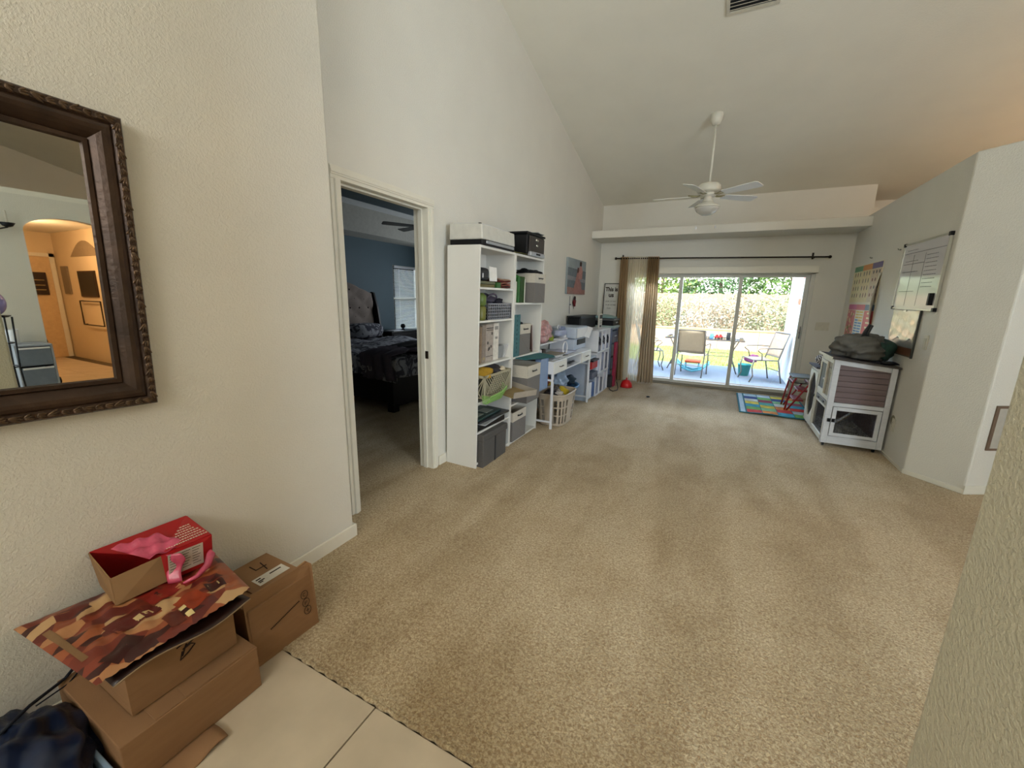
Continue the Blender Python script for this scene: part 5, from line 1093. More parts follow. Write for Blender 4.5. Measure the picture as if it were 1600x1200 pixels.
build(MB().extr([(hx0-0.034, hy0-0.034, 0.893), (hx0-0.034, hym+0.02, 0.893), (hx0-0.034, hym+0.02, 0.915), (hx0-0.034, hy0-0.034, 0.915)], (0.006, 0, 0)), 'fascia', HWY, hu)
for x, y in ((hx0+0.03, hy0+0.04), (hx1-0.05, hy0+0.04), (hx0+0.03, hy1-0.05), (hx1-0.05, hy1-0.05)):
    ca = build(MB().lathe([(0.02, -0.008), (0.02, 0.008)], (0, 0, 0), 12).xf(Matrix.Translation((x, y, 0.0205)) @ Matrix.Rotation(R(90), 4, 'Y')), 'caster_wheel', BLACK, hu)
    build(B(x-0.012, x+0.012, y-0.012, y+0.012, 0.034, 0.052), 'caster_plate', CHROME, ca)
rr = random.Random(14); sg_ = MB()
for i in range(900):
    a = Matrix.Translation((rr.uniform(hx0+0.05, hx1-0.05), rr.uniform(hy0+0.05, hy1-0.05), 0.088+rr.random()*0.02)) @ Euler((rr.random()*6, rr.random()*0.6, rr.random()*6)).to_matrix().to_4x4()
    sg_.box(-0.014, 0.014, -0.002, 0.002, -0.001, 0.001, a)
tag(build(sg_, 'bedding', mat('hay_bedding', '#8f8d86', 0.9, 0.3, 40), None, stuff=True), 'grey shredded bedding on the hutch floor', 'bedding')
tag(build(lump((1.27, 5.25, 0.12), 0.10, 0.10, 0.05, 0.5, 91, flat=0.081), 'bedding_heap', mat('grey_fluff', '#75736e', 0.95, 0.3, 40), None, smooth=True), 'grey heap of bedding inside the hutch', 'bedding')
# things on the hutch
gbg = mat('grey_duffel_cloth', '#5c5a54', 0.8, 0.12, 12, 0.006, 14, detail=4)
db = thing('duffel_bag', 'large grey cloth bag with upright strap on the hutch roof', 'bag', (1.30, 5.20, 0.91))
bagm = lump((1.275, 5.18, 0.99), 0.20, 0.17, 0.155, 0.20, 92, 64, 40, fr=1.9)
for v in bagm.v: v.z = max(v.z, 0.915 - (v.x-1.05)*0.10 + 0.004)
build(bagm, 'cloth_body', gbg, db, smooth=True)
build(MB().tube([(1.26, 5.12, 1.10), (1.27, 5.11, 1.16), (1.30, 5.10, 1.235), (1.315, 5.10, 1.225), (1.295, 5.11, 1.15), (1.29, 5.13, 1.09)], 0.013, 6), 'strap', DARK, db, smooth=True)
tb_ = lump((1.455, 5.22, 0.985), 0.10, 0.16, 0.105, 0.2, 93, 24, 16)
for v in tb_.v: v.z = max(v.z, 0.877); v.x = min(v.x, 1.545)
tag(build(tb_, 'cloth_bag', mat('dark_teal_bag', '#1f3a33', 0.7, 0.3, 20), None, smooth=True), 'dark green cloth bag behind the grey one on hutch', 'bag')
cbk = lump((1.47, 5.0, 0.882), 0.07, 0.035, 0.020, 0.2, 94, 18, 10)
for v in cbk.v: v.z = max(v.z, 0.8715)
tag(build(cbk, 'black_pouch', BLACK, None, smooth=True), 'black pouch at the wall corner of the hutch roof', 'pouch')
zb_ = mat('zebra_plush', '#8c8c90', 0.9); n, l = nodes_of(zb_)
wv_ = n.new('ShaderNodeTexWave'); wv_.inputs['Scale'].default_value = 22; wv_.inputs['Distortion'].default_value = 6; tc = n.new('ShaderNodeTexCoord'); l.new(tc.outputs['Object'], wv_.inputs['Vector'])
rp = n.new('ShaderNodeValToRGB'); rp.color_ramp.interpolation = 'CONSTANT'; rp.color_ramp.elements[0].color = lin('#22201f'); rp.color_ramp.elements[1].position = 0.5; rp.color_ramp.elements[1].color = lin('#c9c6c8'); l.new(wv_.outputs['Fac'], rp.inputs[0]); l.new(rp.outputs[0], n['Principled BSDF'].inputs['Base Color'])
tag(build(lump((1.12, 5.66, 0.80), 0.09, 0.10, 0.085, 0.12, 95, flat=0.725), 'striped_cushion', zb_, None, smooth=True), 'black and white striped plush ball on the lower hutch roof', 'plush')
tag(build(lump((1.26, 5.72, 0.85), 0.10, 0.12, 0.14, 0.2, 96, flat=0.718), 'black_bag', mat('black_bag_cloth', '#1a1715', 0.8), None, smooth=True), 'black cloth bag behind the striped plush on hutch', 'bag')
# folding step stool
fs = thing('step_stool', 'red folding step stool standing on the colourful rug', 'stool', (1.03, 6.55, 0))
RT = mat('red_tube', '#9c2a2c', 0.4, 0.05); GT = mat('grey_tread', '#6f746c', 0.6)
for y in (6.38, 6.72):
    dx = 0.0
    build(MB().tube([(0.905, y, 0.016), (0.955, y, 0.40), (0.985, y, 0.47)], 0.011, 8), 'rear_leg', RT, fs, smooth=True)
    build(MB().tube([(0.93, y+0.01 if y < 6.5 else y-0.01, 0.016), (1.03, y, 0.20), (1.16, y, 0.44)], 0.011, 8), 'front_leg', RT, fs, smooth=True)
build(MB().tube([(0.955, 6.38, 0.40), (0.955, 6.72, 0.40)], 0.009, 6).tube([(1.14, 6.38, 0.40), (1.14, 6.72, 0.40)], 0.009, 6), 'cross_bar', RT, fs)
build(B(0.94, 1.17, 6.37, 6.73, 0.455, 0.475), 'top_tread', GT, fs, bevel=0.006)
build(B(0.93, 1.15, 6.39, 6.71, 0.385, 0.395), 'tray', glassy('clear_tray', (0.85, 0.88, 0.85)), fs)
build(B(1.02, 1.14, 6.39, 6.71, 0.28, 0.30), 'tread', RT, fs, bevel=0.005); build(B(0.98, 1.10, 6.39, 6.71, 0.15, 0.17), 'tread', RT, fs, bevel=0.005)
build(lump((0.99, 6.50, 0.415), 0.03, 0.05, 0.018, 0.3, 97), 'latch_cover', WHITEP, fs, smooth=True)
# colourful play rug
rug = thing('play_rug', 'colourful patchwork play rug by the sliding door', 'rug', (0.9, 6.6, 0))
def rugz(x, y): return 0.010 + 0.012*max(0, math.sin((x-0.5)*9))*max(0, 1-(y-5.97)/0.25)
def rq(xa, xb, ya, yb, off=0.0):
    return MB().grid(lambda u, v: (xa+(xb-xa)*u, ya+(yb-ya)*v, rugz(xa+(xb-xa)*u, ya+(yb-ya)*v)+off), 8, 6)
RX0, RX1, RY0_, RY1 = 0.36, 1.18, 5.97, 7.24
build(rq(RX0, RX1, RY0_, RY1), 'backing', mat('rug_backing', '#2a6f78', 0.9), rug, solid=0.008)
RC = ['#b9d3da', '#d43a2a', '#e3ce3c', '#7cb85a', '#3f9fb2', '#d9dfd2', '#e08a2e', '#2f4a86', '#8dc68a', '#c9d9e0', '#9a3b48', '#54b0a4']
rr = random.Random(22); NX, NYY = 4, 7
build(rq(RX0+0.02, RX0+0.075, RY0_+0.02, RY1-0.02, 0.005), 'border_stripe', mat('rug_border', '#bcd2da', 0.9), rug)
order = [1, 3, 4, 2, 5, 7, 0, 6, 8, 2, 11, 10, 3, 9, 4, 1, 6, 5, 8, 7, 2, 3, 0, 1, 4, 10, 8, 6]
for i in range(NX):
    for j in range(NYY):
        xa = RX0+0.09+(RX1-RX0-0.11)*i/NX; xb = RX0+0.09+(RX1-RX0-0.11)*(i+1)/NX; ya = RY0_+0.03+(RY1-RY0_-0.06)*j/NYY; yb = RY0_+0.03+(RY1-RY0_-0.06)*(j+1)/NYY
        c = RC[order[(i*NYY+j) % 28] % 12]; build(rq(xa+0.004, xb-0.004, ya+0.004, yb-0.004, 0.006), 'patch', mat('rug_'+c, c, 0.9, 0.25, 14), rug)

# ================================================================== CEILING FAN, VENT
fn = thing('ceiling_fan', 'white five-blade ceiling fan with light in main room', 'fan', (-0.285, 5.55, 3.46))
C0 = Vector((-0.285, 5.55, 0))
FWT = mat('fan_white', '#d3d0c2', 0.4, 0.02)
tilt = math.atan(0.25)
build(MB().lathe([(0.022, -0.095), (0.040, -0.09), (0.055, -0.06), (0.066, -0.02), (0.068, 0.02), (0.055, 0.03)], (C0.x, C0.y, 3.455), 24), 'canopy', FWT, fn, smooth=True)
build(MB().tube([(C0.x, C0.y, 3.38), (C0.x, C0.y, 2.74)], 0.0125, 12), 'downrod', FWT, fn, smooth=True)
build(MB().lathe([(0.02, 0.15), (0.05, 0.145), (0.10, 0.135), (0.125, 0.11), (0.13, 0.065), (0.12, 0.045), (0.05, 0.04)], (C0.x, C0.y, 2.615), 32), 'motor_housing', FWT, fn, smooth=True)
build(MB().lathe([(0.055, 0.05), (0.085, 0.03), (0.085, 0.005), (0.045, 0.0), (0.04, -0.03), (0.055, -0.045), (0.055, -0.07), (0.04, -0.075)], (C0.x, C0.y, 2.615), 28), 'switch_housing', FWT, fn, smooth=True)
brassy = mat('worn_brass', '#a59f7f', 0.35, metal=0.7)
FB = mat('fan_blade_white', '#e2e2de', 0.35, 0.02)
for k in range(5):
    a = R(-35+72*k)
    bl_ = blade_mb(Vector((C0.x, C0.y, 2.625)), a, 0.19, 0.615, 0.105, 0.135, R(-12))
    bo = build(bl_, 'blade', FB, fn, bevel=0.001)
    d = Vector((math.cos(a), math.sin(a), 0)); p = Vector((C0.x, C0.y, 2.635))
    s_ = Vector((-d.y, d.x, 0))
    build(MB().tube([p+d*0.07, p+d*0.12-s_*0.02+Vector((0, 0, -0.012)), p+d*0.17-s_*0.03+Vector((0, 0, -0.006)), p+d*0.215-s_*0.02], 0.006, 6).tube([p+d*0.07, p+d*0.12+s_*0.02+Vector((0, 0, -0.012)), p+d*0.17+s_*0.03+Vector((0, 0, -0.006)), p+d*0.215+s_*0.02], 0.006, 6), 'blade_arm', brassy, bo, smooth=True)
build(MB().lathe([(0.05, 0.02), (0.07, 0.0), (0.135, -0.035), (0.14, -0.05), (0.13, -0.055)], (C0.x, C0.y, 2.545), 32), 'light_fitter', FWT, fn, smooth=True)
build(MB().lathe([(0.13, -0.053), (0.128, -0.065), (0.105, -0.10), (0.06, -0.13), (0.012, -0.14)], (C0.x, C0.y, 2.545), 32), 'glass_bowl', mat('frosted_glass', '#e6e4dc', 0.2, 0.01, trans=0.35), fn, smooth=True)
for dx, dy, zb2 in ((-0.09, -0.06, 2.25), (0.11, 0.05, 2.27)):
    ch = build(MB().tube([(C0.x+dx*0.5, C0.y+dy*0.5, 2.56), (C0.x+dx, C0.y+dy, 2.50), (C0.x+dx, C0.y+dy, zb2+0.03)], 0.0016, 5), 'pull_chain', FWT, fn)
    build(MB().lathe([(0.003, 0.035), (0.008, 0.02), (0.007, 0.0)], (C0.x+dx, C0.y+dy, zb2), 10), 'pull_knob', WHITEP, ch, smooth=True)
vt = thing('ceiling_vent', 'white louvred air vent on the sloping ceiling', 'vent', (-0.05, 4.17, ceil_z(4.17)))
vm = Matrix.Translation((-0.05, 4.17, ceil_z(4.17))) @ Matrix.Rotation(-tilt, 4, 'X')
build(MB().box(-0.19, 0.19, -0.17, -0.145, -0.014, 0, vm).box(-0.19, 0.19, 0.145, 0.17, -0.014, 0, vm).box(-0.19, -0.165, -0.145, 0.145, -0.014, 0, vm).box(0.165, 0.19, -0.145, 0.145, -0.014, 0, vm), 'frame', mat('vent_paint', '#c9c4b4', 0.5), vt, bevel=0.003)
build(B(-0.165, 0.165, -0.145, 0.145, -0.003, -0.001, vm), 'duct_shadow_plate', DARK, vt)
for k in range(9): build(B(-0.165, 0.165, -0.012, 0.012, -0.001, 0.001, vm @ Matrix.Translation((0, -0.128+0.032*k, -0.011)) @ Matrix.Rotation(R(35), 4, 'X')), 'louvre', mat('vent_paint', '#c9c4b4'), vt)

# ================================================================== BOXES BY THE NEAR WALL
def openbox(t, x0, x1, ya, yb, z0, z1, m, name='walls', w=0.005, bottom=True):
    mb = MB().box(x0, x0+w, ya, yb, z0, z1).box(x1-w, x1, ya, yb, z0, z1).box(x0+w, x1-w, ya, ya+w, z0, z1).box(x0+w, x1-w, yb-w, yb, z0, z1)
    if bottom: mb.box(x0+w, x1-w, ya+w, yb-w, z0, z0+w)
    return build(mb, name, m, t, bevel=0.001)
FLZ = -0.004
b1 = thing('cardboard_box', 'wide low cardboard box on the tile under the other boxes', 'box', (-1.58, 0.50, FLZ))
build(B(-1.80, -1.362, 0.315, 0.70, FLZ, 0.163), 'body', CARD, b1, bevel=0.003)
build(B(-1.795, -1.366, 0.40, 0.698, 0.163, 0.167), 'top_flap', CARD, b1, bevel=0.001)
build(B(-1.42, -1.366, 0.48, 0.694, 0.167, 0.1705), 'top_flap', CARD, b1, bevel=0.001)
build(MB().grid(lambda u, v: (-1.36+0.085*u, 0.30+0.235*v, FLZ+0.002+0.03*(1-u)*u+0.012*u*math.sin(9*v)+0.004), 8, 10), 'bottom_flap', CARD, b1, smooth=True, solid=0.004)
b2 = thing('cardboard_box', 'medium cardboard box holding up the printed snack bag', 'box', (-1.62, 0.52, 0.171))
openbox(b2, -1.80, -1.432, 0.372, 0.672, 0.171, 0.333, CARD)
build(B(-1.79, -1.44, 0.38, 0.664, 0.175, 0.182), 'inside_floor', CARDIN, b2)
sk = MB()
def stroke(pts, r=0.0022): sk.tube([(-1.4305, y, z) for y, z in pts], r, 5)
stroke([(0.50, 0.300), (0.565, 0.316)]); stroke([(0.515, 0.283), (0.545, 0.297), (0.60, 0.313)]); stroke([(0.527, 0.297), (0.512, 0.262)])
stroke([(0.513, 0.278), (0.505, 0.252), (0.528, 0.262), (0.549, 0.278), (0.538, 0.288), (0.520, 0.284)])
build(sk, 'marker_scribble', INK, b2)
b3 = thing('cardboard_box', 'upright cardboard box marked 4 at right of the pile', 'box', (-1.58, 0.86, FLZ))
build(B(-1.735, -1.450, 0.730, 0.985, FLZ, 0.245), 'body', CARD, b3, bevel=0.003)
build(MB().extr([(-1.449, 0.722, FLZ), (-1.437, 0.998, FLZ), (-1.452, 0.998, 0.285), (-1.470, 0.985, 0.300), (-1.470, 0.93, 0.292), (-1.470, 0.722, 0.300)], (0.006, 0, 0)), 'front_flap', CARD, b3, bevel=0.001)
build(B(-1.738, -1.475, 0.795, 0.983, 0.2455, 0.2505), 'top_flap', CARD, b3, bevel=0.001)
lbx_ = build(MB().extr([(-1.605, 0.835, 0.2507), (-1.545, 0.835, 0.2507), (-1.545, 0.965, 0.2507), (-1.605, 0.965, 0.2507)], (0, 0, 0.0006)), 'address_label', mat('label_paper', '#d3cec2', 0.6), b3)
mm = MB()
for i, (ya, yb, xo) in enumerate(((0.845, 0.865, -1.59), (0.845, 0.872, -1.575), (0.845, 0.86, -1.565), (0.90, 0.95, -1.585))): mm.box(xo-0.004, xo+0.003, ya, yb, 0.2513, 0.2518)
build(mm, 'label_print', INK, lbx_)
fm = MB().tube([(-1.70, 0.885, 0.2515), (-1.655, 0.885, 0.2515), (-1.655, 0.93, 0.2515)], 0.0022, 5).tube([(-1.69, 0.925, 0.2515), (-1.625, 0.915, 0.2515)], 0.0022, 5)
build(fm, 'marker_digit', INK, b3)
# symbols printed on the front flap
def fp(y, z, d=0.0065): # point on the flap's face
    t = z/0.30; return Vector((-1.437 - 0.018*t - (0.998-y)*0.035 + d, y, z))
sy = MB()
for k in range(3):
    cz_ = 0.168-0.038*k; cy_ = 0.950 + 0.003*k
    sy.tube([fp(cy_+0.015*math.cos(a), cz_+0.018*math.sin(a)) for a in [2*PI*i/20 for i in range(20)]], 0.0012, 4, closed=True)
    if k == 0: sy.tube([fp(cy_+0.006*math.cos(a), cz_+0.007*math.sin(a)) for a in [PI*0.3+1.4*PI*i/10 for i in range(11)]], 0.0011, 4)
    if k == 1: sy.tube([fp(cy_-0.006, cz_-0.008), fp(cy_-0.004, cz_+0.006), fp(cy_+0.005, cz_+0.004), fp(cy_+0.004, cz_-0.002), fp(cy_-0.004, cz_-0.002)], 0.0011, 4)
    if k == 2: sy.tube([fp(cy_, cz_-0.010), fp(cy_, cz_+0.010)], 0.0011, 4).tube([fp(cy_-0.007, cz_), fp(cy_+0.007, cz_)], 0.0011, 4)
yy = 0.80
while yy < 0.925: w_ = 0.004; sy.tube([fp(yy, 0.118+0.30*(yy-0.80)), fp(yy+w_, 0.118+0.30*(yy+w_-0.80))], 0.0022, 4); yy += 0.0055
build(sy, 'printed_symbols', INK, b3)
# printed snack bag
def snack_mat():
    m = bpy.data.materials.new('snack_bag_print'); m.use_nodes = True; n, l = nodes_of(m); b = n['Principled BSDF']; b.inputs['Roughness'].default_value = 0.35
    tc = n.new('ShaderNodeTexCoord'); mp = n.new('ShaderNodeMapping'); mp.inputs['Scale'].default_value = (30, 17, 3); mp.inputs['Rotation'].default_value = (0, 0, 0.5)
    l.new(tc.outputs['Object'], mp.inputs[0])
    nz = n.new('ShaderNodeTexNoise'); nz.inputs['Scale'].default_value = 9; l.new(tc.outputs['Object'], nz.inputs['Vector'])
    mx = n.new('ShaderNodeMix'); mx.data_type = 'RGBA'; mx.inputs[0].default_value = 0.12; l.new(mp.outputs[0], mx.inputs[6]); l.new(nz.outputs['Color'], mx.inputs[7])
    v = n.new('ShaderNodeTexVoronoi'); v.inputs['Scale'].default_value = 1.0; v.inputs['Randomness'].default_value = 1.0; l.new(mx.outputs[2], v.inputs['Vector'])
    sp = n.new('ShaderNodeSeparateColor'); l.new(v.outputs['Color'], sp.inputs[0])
    r = n.new('ShaderNodeValToRGB'); r.color_ramp.interpolation = 'CONSTANT'; e = r.color_ramp.elements
    cols = ['#6c2a1c', '#8a4527', '#5c1f18', '#a8754c', '#7b331f', '#3a1512', '#94502e', '#b89468']
    e[0].color = lin(cols[0]); e[1].position = 1/8; e[1].color = lin(cols[1])
    for i in range(2, 8): q = e.new(i/8); q.color = lin(cols[i])
    l.new(sp.outputs[0], r.inputs[0])
    v2 = n.new('ShaderNodeTexVoronoi'); v2.feature = 'DISTANCE_TO_EDGE'; l.new(mx.outputs[2], v2.inputs['Vector'])
    r2 = n.new('ShaderNodeValToRGB'); r2.color_ramp.elements[0].position = 0.03; r2.color_ramp.elements[0].color = lin('#8a5f3c'); r2.color_ramp.elements[1].position = 0.07; r2.color_ramp.elements[1].color = (0, 0, 0, 1)
    m2 = n.new('ShaderNodeMix'); m2.data_type = 'RGBA'; m2.blend_type = 'LIGHTEN'; m2.inputs[0].default_value = 1.0; l.new(r.outputs[0], m2.inputs[6]); l.new(r2.outputs[0], m2.inputs[7]); l.new(m2.outputs[2], b.inputs['Base Color'])
    MATS['snack'] = m; return m
SN = snack_mat()
sb = thing('snack_bag', 'flattened brown and cream printed snack multipack bag on boxes', 'bag', (-1.60, 0.52, 0.34))
corn = [(-1.815, 0.262), (-1.372, 0.302), (-1.385, 0.715), (-1.73, 0.765)]
def bag_s(top):
    def f(u, v):
        a = Vector(corn[0]).lerp(Vector(corn[1]), u); b = Vector(corn[3]).lerp(Vector(corn[2]), u); p = a.lerp(b, v)
        e = min(1.0, 8*min(u, 1-u, v, 1-v)); wr = 0.005*math.sin(31*u+9*v)*math.sin(17*v+2)+0.004*math.sin(50*v+11*u)
        z = 0.387 + 0.012*(1-u) + (0.016*math.sqrt(e) + wr*e if top else -0.014*math.sqrt(e)) 
        ed = 0.004*math.sin(90*v)*(1 if u in (0, 1) else 0)
        return (max(p.x+ed, -1.818), p.y, z)
    return f
build(MB().grid(bag_s(True), 40, 40), 'printed_top', SN, sb, smooth=True)
build(MB().grid(bag_s(False), 20, 20), 'underside', mat('dark_wrap', '#2b1611', 0.5), sb, smooth=True)
def onbag(u, v, du, dv, ang, m, nm_):
    f = bag_s(True); ca, sa = math.cos(ang), math.sin(ang)
    def g(a, b):
        x = (a-0.5)*du; y = (b-0.5)*dv; p = f(u+x*ca-y*sa, v+x*sa+y*ca); return (p[0], p[1], p[2]+0.0015)
    return build(MB().grid(g, 6, 6), nm_, m, sb, smooth=True)
onbag(0.60, 0.36, 0.17, 0.26, 0.1, mat('p_dark', '#571c17', 0.35), 'printed_bar'); onbag(0.62, 0.42, 0.06, 0.15, 0.1, mat('p_cream', '#b9a170', 0.4), 'printed_label')
onbag(0.76, 0.66, 0.22, 0.16, 0.2, mat('p_rust', '#8f3518', 0.35), 'printed_bar'); onbag(0.72, 0.83, 0.14, 0.12, 0.0, mat('p_dark2', '#35120f', 0.35), 'printed_bar')
onbag(0.86, 0.50, 0.16, 0.10, 0.0, mat('p_choc', '#5b2518', 0.35), 'printed_bar'); onbag(0.42, 0.62, 0.24, 0.30, 0.3, mat('p_red', '#7c2119', 0.35), 'printed_bar')
onbag(0.80, 0.575, 0.05, 0.04, 0, mat('p_pale', '#d6bf86', 0.4), 'printed_dot'); onbag(0.90, 0.585, 0.06, 0.045, 0, mat('p_pale', '#d6bf86'), 'printed_dot')
onbag(0.86, 0.20, 0.12, 0.22, 0.5, mat('p_dark2', '#35120f'), 'printed_bar'); onbag(0.50, 0.06, 0.5, 0.035, 0, mat('p_tan', '#7a5c3c', 0.4), 'printed_band')
for k in range(3):
    onbag(0.655, 0.375+0.035*k, 0.02, 0.006, 0.1, INK, 'printed_stroke'); onbag(0.715, 0.79+0.03*k, 0.07, 0.008, 0, mat('p_cream', '#b9a170'), 'printed_stroke')
wr = thing('wrapper', 'folded dark plastic wrapper sticking out under the snack bag', 'wrapper', (-1.40, 0.5, 0.35))
build(MB().grid(lambda u, v: (-1.50+0.135*u, 0.33+0.37*v, 0.352+0.012*math.sin(7*v)*u+0.006*u), 6, 20), 'film', mat('dark_film', '#2a1712', 0.4), wr, smooth=True, solid=0.003)
build(MB().tube([(-1.365, 0.33+0.37*t/12, 0.356+0.012*math.sin(7*t/12)) for t in range(13)], 0.0028, 5), 'pale_edge', mat('film_edge', '#8a7458', 0.5), wr, smooth=True)
# red box lying open
rbx = thing('snack_carton', 'red snack carton torn open with pink film on top', 'box', (-1.71, 0.58, 0.43))
REDC = mat('red_carton', '#a01418', 0.4, 0.06, 8); KR = mat('kraft_inside', '#8d6c48', 0.8, 0.05)
bz = 0.418
P = dict(a0=(-1.805, 0.462, bz), b0=(-1.640, 0.445, bz), c0=(-1.636, 0.578, bz-0.002), d0=(-1.612, 0.712, bz), e0=(-1.79, 0.735, bz+0.004),
         a1=(-1.810, 0.452, bz+0.130), b1=(-1.672, 0.452, bz+0.082), c1=(-1.655, 0.580, bz+0.090), d1=(-1.600, 0.715, bz+0.115), e1=(-1.800, 0.730, bz+0.128))
def sheetpoly(keys, m, nm_, th=0.003): 
    pts = [Vector(P[k]) for k in keys]; nrm = (pts[1]-pts[0]).cross(pts[2]-pts[0]).normalized()
    return build(MB().extr(pts, nrm*th), nm_, m, rbx)
sheetpoly(['a0', 'b0', 'b1', 'a1'], KR, 'end_panel'); sheetpoly(['b0', 'c0', 'c1', 'b1'], KR, 'torn_front_panel'); sheetpoly(['c0', 'd0', 'd1', 'c1'], REDC, 'front_panel')
sheetpoly(['d0', 'e0', 'e1', 'd1'], REDC, 'end_panel'); sheetpoly(['e0', 'a0', 'a1', 'e1'], REDC, 'back_panel'); sheetpoly(['a1', 'c1', 'e1'], REDC, 'top_panel'); sheetpoly(['c1', 'd1', 'e1'], REDC, 'top_panel'); sheetpoly(['a0', 'b0', 'c0', 'd0', 'e0'], KR, 'bottom_panel')
# printing: nutrition table on the front, pyramid of text lines on top
def onface(o_, ex, ey, a, b, c, d, m, nm_, lift=0.0045):
    nrm = ex.cross(ey).normalized(); pts = [o_+ex*a+ey*c, o_+ex*b+ey*c, o_+ex*b+ey*d, o_+ex*a+ey*d]
    return MB().extr([p+nrm*lift for p in pts], nrm*0.0004)
c0, d0, c1 = Vector(P['c0']), Vector(P['d0']), Vector(P['c1']); fx = (d0-c0); fy = (Vector(P['d1'])-d0)
build(onface(c0, fx, fy, 0.05, 0.80, 0.14, 0.88, None, ''), 'nutrition_label', mat('label_grey', '#b9ada0', 0.5), rbx)
mb = MB()
for r_ in range(7):
    for (a, b) in ((0.08, 0.30), (0.34, 0.52), (0.56, 0.74)): q = onface(c0, fx, fy, a, b-0.03*(r_ % 3), 0.80-0.09*r_, 0.815-0.09*r_, None, '', 0.0052); mb.add(q.v, q.f)
build(mb, 'label_print', INK, rbx)
tx = Vector(P['d1'])-Vector(P['c1']); ty = Vector(P['e1'])-Vector(P['d1']); o_ = Vector(P['c1'])
mb = MB(); rr = random.Random(3)
for r_ in range(7):
    a = 0.17+0.085*r_; e_ = 0.97-0.02*r_; 
    while a < e_: w_ = rr.uniform(0.02, 0.05); q = onface(o_, tx, ty, a, a+w_, 0.10+0.085*r_, 0.135+0.085*r_, None, '', 0.0045); mb.add(q.v, q.f); a += w_+0.015
build(mb, 'printed_lines', mat('cream_print', '#cdb9a4', 0.5), rbx, stuff=True)
PK = mat('pink_torn_film', '#c4516a', 0.25, 0.25, 20, 0.003, 40)
build(MB().grid(lambda u, v: (-1.76+0.105*u+0.02*v, 0.49+0.06*u+0.12*v, bz+0.137-0.040*u+0.010*math.sin(13*u+7*v)*math.sin(9*v)), 14, 14), 'torn_film', PK, rbx, smooth=True)
build(MB().grid(lambda u, v: (-1.630+0.03*u+0.01*math.sin(8*v), 0.585+0.03*u+0.01*math.sin(5*v), bz+0.10-0.105*v), 6, 12), 'torn_film', PK, rbx, smooth=True, solid=0.001)
build(MB().tube([(-1.60, 0.705, bz+0.055), (-1.585, 0.70, bz+0.05), (-1.575, 0.68, bz+0.02), (-1.57, 0.64, bz+0.0), (-1.575, 0.60, bz-0.002)], [0.006, 0.014, 0.012, 0.008, 0.004], 8), 'torn_film', PK, rbx, smooth=True)
# blue bag, strap and clear container in the corner
tag(build(lump((-1.60, 0.175, 0.085), 0.20, 0.155, 0.125, 0.16, 101, 70, 44, flat=-0.004, fr=1.9), 'plastic_bag', mat('navy_plastic_bag', '#16233f', 0.32, 0.5, 7, 0.004, 18), None, smooth=True), 'dark navy plastic bag on the tile left of the boxes', 'bag')
tag(build(MB().tube([(-1.79, 0.375, 0.20), (-1.78, 0.33, 0.17), (-1.72, 0.24, 0.19), (-1.66, 0.17, 0.20)], 0.005, 6).tube([(-1.79, 0.40, 0.19), (-1.76, 0.33, 0.16), (-1.71, 0.25, 0.185)], 0.0025, 5), 'strap', mat('navy_strap', '#0d1422', 0.6), None, smooth=True), 'dark strap running from the navy bag up behind boxes', 'strap')
pc = thing('plastic_container', 'pale blue plastic container between navy bag and boxes', 'container', (-1.40, 0.27, FLZ))
build(MB().extr([(-1.50, 0.295, FLZ), (-1.36, 0.30, FLZ), (-1.37, 0.302, 0.10), (-1.49, 0.298, 0.11)], (0, -0.012, 0)), 'wall', mat('pale_blue_plastic', '#8fa9c6', 0.25), pc, bevel=0.003)
build(B(-1.48, -1.36, 0.24, 0.29, FLZ, 0.03), 'body', mat('pale_blue_plastic', '#8fa9c6'), pc, bevel=0.004)

# ================================================================== OUTSIDE
GZ = -0.18
struct(B(-14, 16, YF+0.16, 10.6, -0.3, -0.05), 'patio', mat('concrete_patio', '#6f767c', 0.8, 0.12, 1.2, 0.001, 80, detail=6))
def grass_m():
    return mat('lawn', '#7d8a42', 0.95, 0.35, 3.0, 0.01, 60, detail=6)
struct(B(-20, 24, 10.6, 34, -0.35, GZ), 'lawn_ground', grass_m())
rr = random.Random(77); gb_ = MB()
for i in range(9000):
    x, y = rr.uniform(-4, 6), rr.uniform(10.7, 15.8); h_ = rr.uniform(0.04, 0.11); a = rr.random()*6.28; dx, dy = 0.008*math.cos(a), 0.008*math.sin(a); lx, ly = rr.uniform(-.03, .03), rr.uniform(-.03, .03)
    gb_.add([(x-dx, y-dy, GZ), (x+dx, y+dy, GZ), (x+lx, y+ly, GZ+h_)], [(0, 1, 2)])
g_ = build(gb_, 'grass', mat('grass_blades', '#8a9a46', 0.9, 0.3, 4), None, stuff=True, solid=0.0001); g_.modifiers.clear(); tag(g_, 'short green grass beyond the patio edge', 'grass')
# roof over the patio
struct(MB().extr([(-3.4, YF+0.16, 2.62), (2.2, YF+0.16, 2.62), (2.2, 8.5, 2.54), (-3.4, 8.5, 2.54)], (0, 0, 0.12)), 'ceiling_patio', mat('patio_ceiling', '#d8d6cc', 0.7))
struct(B(1.225, 1.38, YF+0.16, 9.9, -0.05, 2.6), 'wall_patio_right', mat('patio_wall_paint', '#d7dadb', 0.7, 0.03, 3, 0.001, 80))
for i, (y, z) in enumerate(((8.55, 1.84), (8.75, 1.40))):
    tag(build(B(1.208, 1.226, y, y+0.2, z, z+0.10), 'terracotta_plaque', mat('terracotta', '#c2694a', 0.8), None, bevel=0.003), ('upper', 'lower')[i] + ' terracotta plaque on the white patio wall', 'plaque', 'terracotta plaques')
struct(MB().box(1.19, 1.25, 9.86, 9.94, -0.05, 2.5).box(-3.3, -3.22, 10.2, 10.3, -0.05, 2.45), 'trim_patio_post', ALU)
